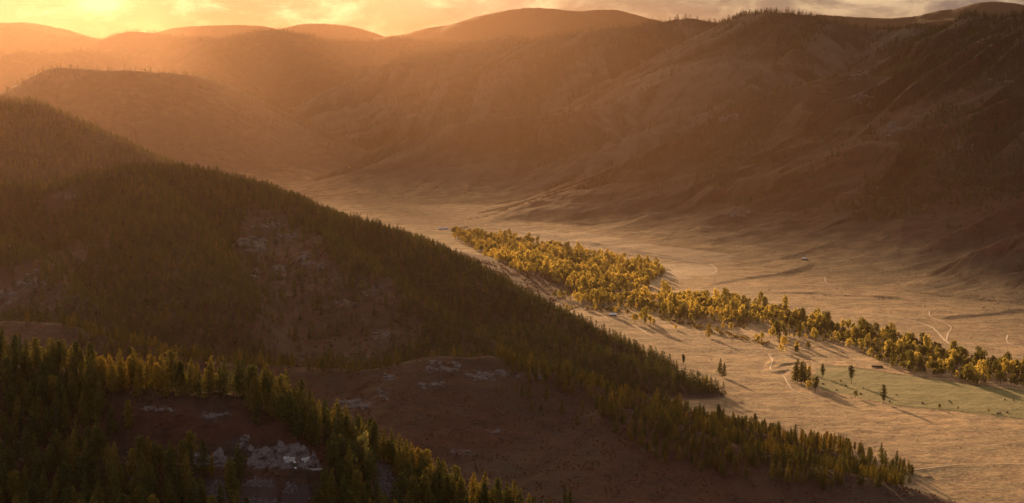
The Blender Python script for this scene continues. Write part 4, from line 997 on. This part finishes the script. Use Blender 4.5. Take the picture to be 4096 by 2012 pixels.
# rock cut above the road, with its painted words
sarc = np.r_[0, np.cumsum(np.hypot(np.diff(RX), np.diff(RY)))]
ru, rv_ = proj(RX, RY, RZ)
def u2s(u): return float(np.interp(u, ru, sarc))
HP = [(690,-.6),(720,1.6),(760,3.6),(800,2.6),(830,4.4),(862,5.6),(890,3.8),(915,1.6),(940,.6),(968,-.2),(985,2.6),(1000,4.6),(1040,6.8),(1080,8.2),(1125,9.4),(1152,8.8),(1180,9.6),(1210,8.4),(1236,5.2),(1256,6.4),(1280,2.6),(1300,-.6)]
hs_ = np.array([u2s(a) for a, b in HP]); hv_ = np.array([b for a, b in HP])
def face(sv, t):
    """point on the rock face: sv metres along the road, t height in metres"""
    sv = np.asarray(sv, float); t = np.asarray(t, float)
    bx = np.interp(sv, sarc, RX); by = np.interp(sv, sarc, RY); bz_ = np.interp(sv, sarc, RZ)
    ex = np.interp(sv + .5, sarc, RX) - np.interp(sv - .5, sarc, RX); ey = np.interp(sv + .5, sarc, RY) - np.interp(sv - .5, sarc, RY); l = np.hypot(ex, ey) + 1e-9
    nx, ny = -ey / l, ex / l
    sA = u2s(1122); sB = u2s(1182); sC = u2s(1197); sD = u2s(1242)
    calm = np.clip(np.minimum(sv - sA, sB - sv) / .8, 0, 1) + np.clip(np.minimum(sv - sC, sD - sv) / .8, 0, 1)
    calm = calm * np.clip((t - 2.0) / .8, 0, 1) * np.clip((7.0 - t) / .8, 0, 1)
    st = np.floor((sv + t * .5 + 1.4 * gnoise(sv / 5, t / 5, 33)) / 2.6)
    crag = 1.5 * (_hash(st, np.floor((t - sv * .22) / 2.1), 21) - .5) + .8 * gnoise(sv / 1.7, t / 1.4, 22) + 1.2 * gnoise(sv / 6, t / 5, 23)
    o = 4.1 + t * .5 + crag * (1 - .93 * calm)
    return np.stack([bx + nx * o, by + ny * o, bz_ + t], -1)
s0, s1 = hs_[0], hs_[-1]; ns = int((s1 - s0) / .42); SV = np.linspace(s0, s1, ns); NT = 22
rows = []
Hs = np.interp(SV, hs_, hv_) + 1.5 * gnoise(SV / 3.2, SV * 0, 44) + .8 * gnoise(SV / .9, SV * 0, 45)
for k in range(NT): rows.append(face(SV, -.8 + (Hs + .8) * k / (NT - 1)))
top = rows[-1]
nxy = np.stack([-np.gradient(np.interp(SV, sarc, RY)), np.gradient(np.interp(SV, sarc, RX))], 1); nxy /= np.linalg.norm(nxy, axis=1, keepdims=True)
b1 = top.copy(); b1[:, :2] += nxy * 1.8; b1[:, 2] += .3; b2 = b1.copy(); b2[:, :2] += nxy * 3; b2[:, 2] = gz(b2[:, 0], b2[:, 1]) - 1
rows += [b1, b2]; V = np.stack(rows, 0).reshape(-1, 3); nr_ = len(rows)
F = np.array([(k * ns + i, k * ns + i + 1, (k + 1) * ns + i + 1, (k + 1) * ns + i) for k in range(nr_ - 1) for i in range(ns - 1)])
CUT = flat_mat("cut_rock", (.135, .108, .105), .9, var=.75, scale=1.1)
cut = tag(obj('cut_rock', mesh_from('rock_face', V, F, [CUT])), 'pale bare rock cutting above the road with white painted words', 'rock')
def writing(txt, u0, u1, v0, v1, name='painted_word', tilt=0.0):
    cu_ = bpy.data.curves.new('t', 'FONT'); cu_.body = txt; cu_.size = 1; cu_.offset = .025; cu_.resolution_u = 2; to = bpy.data.objects.new('t', cu_); COL.objects.link(to)
    dg = bpy.context.evaluated_depsgraph_get(); me = bpy.data.meshes.new_from_object(to.evaluated_get(dg)); bpy.data.objects.remove(to)
    co = np.array([v.co[:] for v in me.vertices]); lo, hi = co.min(0), co.max(0)
    sa, sb = u2s(u0), u2s(u1); rr = float(np.interp((sa + sb) / 2, sarc, RY)); rz = float(np.interp((sa + sb) / 2, sarc, RZ))
    def v2h(v):      # photo row -> height on the leaning face
        h = 3.0
        for _ in range(12): h = (EYE - rz) - (math.tan(math.atan((v - 1006) / FPX) + PITCH)) * (rr + 4.1 + h * .5)
        return h
    h0, h1 = v2h(v1), v2h(v0)
    sx = (co[:, 0] - lo[0]) / (hi[0] - lo[0]); sy = (co[:, 1] - lo[1]) / (hi[1] - lo[1])
    q = face(sa + sx * (sb - sa), h0 + sy * (h1 - h0) + tilt * sx); q[:, 1] -= .16; q[:, 2] += .04
    me.vertices.foreach_set('co', q.astype(np.float32).ravel()); me.materials.clear(); me.materials.append(PAINT); me.update()
    me.name = name; return obj(name, me, cut)
writing('БРИЗ', 1127, 1151, 1826, 1835); writing('ЗАПАД', 1131, 1153, 1837, 1843); writing('2011.', 1136, 1153, 1844, 1850)
writing('КУЗЯ', 1154, 1173, 1829, 1836.5); writing('ЕРМАК', 1154, 1175, 1838.5, 1845); writing('ПАШТЕТ', 1201, 1237, 1833, 1843, tilt=.5)
def blob(P, name):
    q = face(np.array([u2s(a) for a, b in P]), np.array([b for a, b in P])); q[:, 1] -= .14
    return obj(name, mesh_from(name, q, [tuple(range(len(P)))], [PAINT]), cut)
blob([(1167,2.3),(1179,2.3),(1177,2.8),(1173,3.1),(1169,2.9)], 'paint_patch')
blob([(1212,2.6),(1217,2.4),(1219,2.8),(1214,3.0)], 'paint_patch'); blob([(1221,2.9),(1228,3.1),(1227,3.3),(1222,3.2)], 'paint_patch')
def stone(u, h, size, name, mat, label, cat, dz=0, seed=3, stretch=(1, 1, 1), side=-1, off=2.6):
    sv = u2s(u); x = float(np.interp(sv, sarc, RX)); y = float(np.interp(sv, sarc, RY)); z = float(np.interp(sv, sarc, RZ))
    V, F = BOULD[seed % 10]; V = V * size * np.array(stretch)
    return tag(obj(name, mesh_from(name, V, F, [mat]), loc=(x, y + side * off, z + dz)), label, cat)
stone(1181, 0, .75, 'white_stone', PAINT, 'white painted stone lying on the road below the words', 'stone', dz=.5, seed=4, side=1, off=1.6)
import bmesh
def bevbox(sx, sy, sz, bev=.06, jit=0.0, seed=1):
    bm = bmesh.new(); bmesh.ops.create_cube(bm, size=1); bmesh.ops.scale(bm, vec=(sx, sy, sz), verts=bm.verts)
    bmesh.ops.bevel(bm, geom=bm.edges[:], offset=bev, segments=2, affect='EDGES'); rr = random.Random(seed)
    for v in bm.verts: v.co += Vector((rr.uniform(-jit, jit), rr.uniform(-jit, jit), rr.uniform(-jit, jit)))
    V = np.array([v.co[:] for v in bm.verts]); F = [[x.index for x in f.verts] for f in bm.faces]; bm.free(); return V, F
PARA = [(727,752,'first'),(765,796,'second'),(848,878,'third'),(929,945,'fourth'),(948,960,'fifth'),(982,1000,'sixth'),(1019,1035,'seventh'),(1066,1081,'eighth'),(1094,1116,'ninth'),(1140,1175,'tenth')]
for k, (a, b, wn) in enumerate(PARA):
    sa, sb = u2s(a), u2s(b); x0 = float(np.interp(sa, sarc, RX)); x1 = float(np.interp(sb, sarc, RX)); y0 = float(np.interp(sa, sarc, RY)); y1 = float(np.interp(sb, sarc, RY)); z0 = float(np.interp((sa + sb) / 2, sarc, RZ))
    V, F = bevbox(x1 - x0, .6, 1.5, .1, .05, k)
    o = tag(obj('parapet_block', mesh_from('parapet_block', V, F, [CONC]), loc=((x0 + x1) / 2, (y0 + y1) / 2 - 3.0, z0 + .0)), wn + ' stone parapet block from the left along the outer road edge', 'parapet', 'parapet blocks along the road')
    o.rotation_euler.z = math.atan2(y1 - y0, x1 - x0)

# ------------------------------------------------------------------ huts
def house(name, x, y, ln, wd, wall, rise, rz, label, roofm, cat='hut', wallm=None, chimney=False, group=None):
    wallm = wallm or WOOD; z0 = float(gz(x, y)); t = bpy.data.objects.new(name, None); COL.objects.link(t); t.location = (x, y, z0 - .1); t.rotation_euler.z = rz
    tag(t, label, cat, group); hx, hy = ln / 2, wd / 2
    V = [(-hx, -hy, -.6), (hx, -hy, -.6), (hx, hy, -.6), (-hx, hy, -.6), (-hx, -hy, wall), (hx, -hy, wall), (hx, hy, wall), (-hx, hy, wall), (-hx, 0, wall + rise), (hx, 0, wall + rise)]
    F = [(0, 1, 5, 4), (2, 3, 7, 6), (1, 2, 6, 9, 5), (3, 0, 4, 8, 7), (0, 3, 2, 1), (4, 5, 9, 8), (6, 7, 8, 9)]
    obj('wall', mesh_from('wall', V, F, [wallm]), t)
    oh_, th = .45, .10; sl = rise / hy; V = []; F = []
    for sgn in (-1, 1):
        b = len(V)
        for xx in (-hx - oh_, hx + oh_):
            for (yy, zz) in ((0, wall + rise + .04), (sgn * (hy + oh_), wall - sl * oh_ + .04)): V += [(xx, yy, zz), (xx, yy, zz + th)]
        F += [(b, b + 2, b + 6, b + 4), (b + 1, b + 5, b + 7, b + 3), (b, b + 1, b + 3, b + 2), (b + 4, b + 6, b + 7, b + 5), (b + 2, b + 3, b + 7, b + 6), (b, b + 4, b + 5, b + 1)]
    rf = obj('roof', mesh_from('roof', V, F, [roofm]), t)
    V, F = bevbox(.95, .12, 1.9, .02); d = obj('door', mesh_from('door', V + [-hx * .45, -hy - .05, .95], F, [DARKWOOD]), t)
    for q in (.15, .6):
        V, F = bevbox(.9, .10, .8, .02); wnd = obj('window', mesh_from('window', V + [hx * q, -hy - .04, 1.45], F, [DARKWOOD]), t)
        V, F = bevbox(.7, .05, .6, .01); obj('pane', mesh_from('pane', V + [hx * q, -hy - .11, 1.45], F, [GLASS]), wnd)
    if chimney: V, F = bevbox(.5, .5, 1.2, .03); obj('chimney', mesh_from('chimney', V + [hx * .4, .3, wall + rise + .1], F, [CONC]), rf)
    return t
x_, y_, z_ = ghit(2452, 1263); house('shed', x_, y_, 9.6, 5.0, 2.2, 1.7, R(3), 'long low shed with a shining white roof on the sunny plain', WHITEROOF, 'shed')
x_, y_, z_ = ghit(3217, 1039); house('log_hut', x_, y_, 6.4, 5.0, 2.6, 1.7, R(-24), 'small lone log hut with a grey roof on the far meadow', METAL, 'hut', chimney=True)
x_, y_, z_ = ghit(3229, 1041); house('lean_to', x_, y_, 3.2, 2.4, 1.5, .7, R(-24), 'low dark lean-to against the right side of the lone log hut', DARKWOOD, 'lean-to')
x_, y_, z_ = ghit(1762, 919); house('farm_house', x_, y_, 8, 6, 2.4, 2.0, R(-8), 'left farm building with grey blue roof at the edge of the forest hill', METAL, 'farmhouse')
x_, y_, z_ = ghit(1780, 917); house('farm_house', x_, y_, 9.5, 6, 2.4, 2.2, R(-8), 'wider farm building with grey blue roof next to the left one', METAL, 'farmhouse')
x_, y_, z_ = ghit(1840, 910); house('barn', x_, y_, 10, 6, 2.4, 2.0, R(0), 'farm barn with a bright white roof, farthest right of the farm roofs', WHITEROOF, 'barn')
def logpile(u, v, n, ln, rz, label, mat=WOOD, r=.22):
    x, y, z = ghit(u, v); parts = []
    rr = random.Random(int(u))
    for k in range(n):
        row = k % 4; c = np.array([0, (k // 4) * r * 2.1 + row * r, .2 + row * r * 1.75]); l = ln * rr.uniform(.8, 1.1)
        parts.append(tube([c + [-l / 2, 0, 0], c + [l / 2, rr.uniform(-.2, .2), 0]], [r, r * .85], 7))
    V, F = joinm(parts); o = tag(obj('log_pile', mesh_from('log_pile', V, F, [mat]), loc=(x, y, float(gz(x, y)))), label, 'log pile'); o.rotation_euler.z = rz
logpile(1862, 909, 16, 10, R(-8), 'long pile of pale logs right of the bright white barn roof', DIRT, .35)
logpile(1792, 921, 8, 4, R(20), 'small pale pile just right of the two farmhouses', PAINT, .3); logpile(1801, 921, 8, 4, R(-10), 'second small pale pile right of the two farmhouses', PAINT, .3)
logpile(1820, 923, 8, 5, R(30), 'pale slanting log pile below the bright white barn', PAINT, .3); logpile(3234, 1042, 8, 1.6, R(70), 'pale upright stack at the right end of the lone hut', PAINT, .3)
logpile(2466, 1258, 6, 2.5, R(-40), 'short pale plank pile right of the white roofed shed', DIRT, .2)
logpile(3510, 1470, 16, 13, R(-4), 'large heap of dark driftwood and brush above the green field', DARKWOOD, .28)
def spindly(u, v, H, label):
    x, y, z = ghit(u, v); g = np.random.default_rng(int(u)); tr = [tube([(0, 0, -.3), (.2, 0, H * .4), (-.1, .1, H * .8), (.1, 0, H)], [.20, .16, .09, .03], 5)]
    for k in range(14):
        t = .3 + .65 * k / 14; az = k * 2.4; L_ = H * .22 * (1.1 - t); p0 = np.array([0, 0, H * t]); p1 = p0 + np.array([math.cos(az) * L_, math.sin(az) * L_, L_ * .9]); tr.append(tube([p0, (p0 + p1) / 2 - [0, 0, .1], p1], [.07, .05, .02], 4))
    V, F = joinm(tr); root = tag(obj('bare_birch', mesh_from('bare_birch', V, F, [BIRCHBARK]), loc=(x, y, float(gz(x, y)) - .1)), label, 'bare tree')
spindly(3928, 1456, 13, 'bare white birch standing in the riverside wood at the right'); spindly(3890, 1450, 10, 'thin bare birch just left of the bare white birch'); spindly(4088, 1476, 14, 'bare white birch at the very right edge of the riverside wood')
x_, y_, z_ = ghit(2859, 1132); V1 = tube([(0, 0, -.5), (0, 0, 9.5)], [.2, .13], 8); pr_ = tag(bpy.data.objects.new('power_pole', None), 'lone wooden power pole on the meadow below the pale track bend', 'power pole'); COL.objects.link(pr_); pr_.location = (x_, y_, float(gz(x_, y_)))
obj('pole', mesh_from('pole', *V1, [WOOD]), pr_); V, F = bevbox(2.0, .14, .14, .02); obj('crossarm', mesh_from('crossarm', V + [0, -.2, 8.8], F, [WOOD]), pr_)
for q in (-.8, 0, .8): obj('insulator', mesh_from('insulator', *tube([(q, -.2, 8.87), (q, -.2, 9.1)], [.07, .05], 6), [PAINT]), pr_)

# fences round the green field
def fence(pts, label, step=7.0):
    P = cr(pts, 12); xy = np.array([ground_hit(a, b, 1400)[:2] for a, b in zip(P[:, 0], P[:, 1])])
    for _ in range(8): xy[1:-1] = (xy[:-2] + 2 * xy[1:-1] + xy[2:]) / 4
    cum = np.r_[0, np.cumsum(np.hypot(*np.diff(xy, axis=0).T))]; n = min(98, int(cum[-1] / step)); sq = np.linspace(0, cum[-1], n)
    fx = np.interp(sq, cum, xy[:, 0]); fy = np.interp(sq, cum, xy[:, 1]); fz = gz(fx, fy)
    t = tag(bpy.data.objects.new('field_fence', None), label, 'fence'); COL.objects.link(t); t.location = (fx[0], fy[0], fz[0]); o0 = np.array([fx[0], fy[0], fz[0]])
    pm = mesh_from('post', *tube([(0, 0, -.4), (0, 0, 1.35)], [.10, .09], 6), [DARKWOOD])
    for a, b, c in zip(fx, fy, fz): obj('post', pm, t, (a - o0[0], b - o0[1], c - o0[2]))
    for h in (.45, .8, 1.15): obj('rail', mesh_from('rail', *tube(np.stack([fx, fy - .1, fz + h], 1) - o0, [.06] * n, 4), [DARKWOOD]), t)
fence([(3290,1462),(3400,1470),(3500,1484),(3600,1499),(3850,1534),(4150,1574)], 'wooden fence along the upper side of the green field')
fence([(3440,1596),(3530,1614),(3640,1630),(3830,1645),(3960,1659),(4150,1688)], 'wooden fence along the lower side of the green field')
# dark haystacks on the green field
HS = [(3291,1535,'nearest to the tree clump'),(3346,1559,'between the clump and the golden bush tree'),(3384,1543,'right under the upper lone conifer'),(3454,1551,'above the golden bush tree on the fence'),(3443,1575,'beside the golden bush tree on the fence'),
      (3558,1605,'just right of the tall lone conifer'),(3586,1579,'above and right of the tall lone conifer'),(3690,1612,'by itself halfway to the gold fence tree'),(3797,1603,'upper one of the pair above the gold fence tree'),(3803,1611,'lower one of the pair above the gold fence tree'),
      (4019,1598,'left one of the two high toward the right edge'),(4054,1600,'right one of the two high toward the right edge'),(3990,1654,'left one of the close pair on the lower fence'),(4000,1652,'right one of the close pair on the lower fence'),(4029,1649,'lowest right of the field near the fence')]
g = np.random.default_rng(77)
V, F = ICO2; V = V.copy(); V[:, 2] = np.where(V[:, 2] < 0, V[:, 2] * .2, V[:, 2] ** 1.0); V = V * [1.5, 1.3, 1.75] * (1 + .10 * gnoise(V[:, :1] * 3, V[:, 1:2] * 3 + V[:, 2:], 4)) 
hm = mesh_from('haystack', V, F, [HAY], smooth=True)
for u_, v_, w_ in HS:
    x_, y_, z_ = ghit(u_, v_ + 2); o = tag(obj('haystack', hm, loc=(x_, y_, float(gz(x_, y_)))), 'dark haystack on the green field, ' + w_, 'haystack', 'haystacks on the green field'); o.rotation_euler.z = g.uniform(0, 6); k = g.uniform(.75, 1.1); o.scale = (k, k, k)
# grazing cattle: body, legs, neck and head grown as one skin
def cow_mesh():
    me = bpy.data.meshes.new('cow'); P = [(-.75, 0, 1.12), (-.2, 0, 1.08), (.45, 0, 1.12), (.75, 0, 1.2), (1.15, 0, .85), (1.38, 0, .42), (1.52, 0, .22)]
    rad_ = [.30, .40, .38, .28, .17, .15, .09]; E = [(0, 1), (1, 2), (2, 3), (3, 4), (4, 5), (5, 6)]
    for (x, s_, root, bend) in ((-.72, 1, 0, -.10), (-.72, -1, 0, -.10), (.5, 1, 2, .05), (.5, -1, 2, .05)):
        b = len(P); P += [(x, .22 * s_, .85), (x + bend, .22 * s_, .45), (x, .22 * s_, .02)]; rad_ += [.15, .085, .07]; E += [(root, b), (b, b + 1), (b + 1, b + 2)]
    b = len(P); P += [(-1.0, 0, 1.05), (-1.08, 0, .5)]; rad_ += [.05, .03]; E += [(0, b), (b, b + 1)]
    for s_ in (1, -1): P.append((1.36, .2 * s_, .56)); rad_.append(.05); E.append((5, len(P) - 1))
    me.from_pydata(P, E, []); o = bpy.data.objects.new('t', me); COL.objects.link(o); sk = o.modifiers.new('s', 'SKIN'); o.modifiers.new('b', 'SUBSURF').levels = 1
    for k, r_ in enumerate(rad_): me.skin_vertices[0].data[k].radius = (r_, r_)
    me.skin_vertices[0].data[0].use_root = True
    dg = bpy.context.evaluated_depsgraph_get(); m2 = bpy.data.meshes.new_from_object(o.evaluated_get(dg)); bpy.data.objects.remove(o); m2.name = 'cow'; return m2
COWS = [(flat_mat('dark_hide', (.045, .03, .022), .8), 'dark'), (flat_mat('brown_hide', (.16, .075, .035), .8), 'brown')]
cm = []
for m_, nm_ in COWS: q = cow_mesh(); q.materials.clear(); q.materials.append(m_); cm.append(q)
HERD = [('far terrace below the pale track', [(2098,955),(2138,958),(2222,942),(2290,970),(2360,992),(2505,1018),(2518,1019),(2095,992),(2150,970),(2240,1000)]),
        ('open meadow in front of the foot spurs', [(3348,1157),(3380,1159),(3296,1180),(3303,1181),(3382,1184),(3515,1199),(3530,1199),(3540,1198),(3138,1174),(3075,1163)]),
        ('right meadow above the winding track', [(3674,1226),(3684,1227),(3701,1225),(3780,1225),(3790,1225),(3993,1215),(4070,1200),(3935,1232),(3976,1238),(3565,1252)])]
for place, spots in HERD:
    for k, (u_, v_) in enumerate(spots):
        x_, y_, z_ = ghit(u_, v_); kk = 0 if rnd.random() < .7 else 1
        o = tag(obj('cow', cm[kk], loc=(x_, y_, float(gz(x_, y_)))), COWS[kk][1] + ' cow grazing on the ' + place, 'cow', COWS[kk][1] + ' cows on the ' + place); o.rotation_euler.z = rnd.uniform(0, 6.28); o.scale = (1.15,) * 3

# ------------------------------------------------------------------ clouds added out of view to shade the mountains, big hill and haze
CLM, cn_ = new_mat('shade_cloud'); oc = N(cn_, 'ShaderNodeOutputMaterial'); d_ = N(cn_, 'ShaderNodeBsdfDiffuse'); d_.inputs[0].default_value = (.8, .78, .76, 1); L(cn_, d_.outputs[0], oc.inputs[0])
def shade_cloud(poly, label, seed, size=420, n=240, alt=2450, ground=180, skip=.0):
    g = np.random.default_rng(seed); P = np.array(poly, float); lo, hi = P.min(0), P.max(0); t = (alt - ground) / math.tan(SUN_EL); ox, oy = -math.sin(SUN_AZ) * t, math.cos(SUN_AZ) * t; parts = []
    for tries in range(n * 30):
        if len(parts) >= n: break
        x, y = g.uniform(lo[0], hi[0]), g.uniform(lo[1], hi[1])
        if not inpoly(np.array([x]), np.array([y]), P)[0] or gnoise(np.array([x / 1100.]), np.array([y / 1500.]), seed)[0] < -.42 + skip: continue
        r = size * g.uniform(.5, 1.2); V, F = ICO2; V = V * (1 + .18 * gnoise(V[:, :1] * 3 + x, V[:, 1:2] * 3 + V[:, 2:] * 2, seed)) * [r, r * 1.2, r * .38]
        parts.append((V + [x + ox, y + oy, alt + g.uniform(-60, 120)], F))
    V, F = joinm(parts); return tag(obj('shade_cloud', mesh_from('shade_cloud', V, F, [CLM], smooth=True)), label, 'shade_cloud', kind='stuff')
shade_cloud([(-150,5900),(300,5450),(650,4950),(860,4400),(980,3900),(1100,3400),(1080,2950),(1040,2500),(1200,2250),(3000,2200),(3600,7800),(1500,7800),(500,7000)], 'wide bank of clouds added out of view to shade the right mountains', 5, 400, 420)
shade_cloud([(-1400,2130),(0,2130),(-40,2500),(-150,3300),(-500,3550),(-1700,3400)], 'smaller clouds added out of view to shade the large dark hill', 6, 190, 60)
shade_cloud([(-700,-900),(160,-900),(200,740),(-500,760)], 'few small clouds added out of view to shade the air before the near hills', 9, 150, 25)
shade_cloud([(-1350,8700),(-500,8300),(-220,6900),(-780,6700)], 'thin clouds added out of view to shade the hazy middle spurs', 10, 230, 34)
shade_cloud([(520,-500),(600,300),(930,1400),(1280,2300),(3400,2300),(3400,-500)], 'bank of clouds added out of view to shade the air toward the right mountains', 12, 260, 190)
for k, (x0_, y0_, ln_, wd_, lab_) in enumerate([(-420,5600,3000,90,'long thin roll of clouds added out of view to streak the haze, right of the sun'), (-2250,6200,4600,330,'long thin roll of clouds added out of view to streak the haze, left of the sun')]):
    dx_, dy_ = -math.sin(SUN_AZ), math.cos(SUN_AZ)
    shade_cloud([(x0_ - wd_ / 2, y0_), (x0_ + wd_ / 2, y0_), (x0_ + wd_ / 2 + dx_ * ln_, y0_ + dy_ * ln_), (x0_ - wd_ / 2 + dx_ * ln_, y0_ + dy_ * ln_)], lab_, 20 + k, 110, 50, skip=-1.0)
# ------------------------------------------------------------------ haze: one box of even air round the whole scene
HZ0, HZ1 = -30.0, 905.0
hv = np.array([(x, y, z) for z in (HZ0, HZ1) for (x, y) in ((-16000, -300), (16000, -300), (16000, 23500), (-16000, 23500))], float)
hf = np.array([(0, 3, 2, 1), (4, 5, 6, 7), (0, 1, 5, 4), (1, 2, 6, 5), (2, 3, 7, 6), (3, 0, 4, 7)])
mh, nh = new_mat("haze_air")
oh = N(nh, 'ShaderNodeOutputMaterial'); pv = N(nh, 'ShaderNodeVolumePrincipled')
pv.inputs['Density'].default_value = HAZE_DENSITY; pv.inputs['Anisotropy'].default_value = HAZE_G
pv.inputs['Color'].default_value = HAZE_COL; L(nh, pv.outputs[0], oh.inputs['Volume'])
tag(obj('haze', mesh_from('haze', hv, hf, [mh])), 'golden haze filling the valley air', 'haze', kind='stuff')
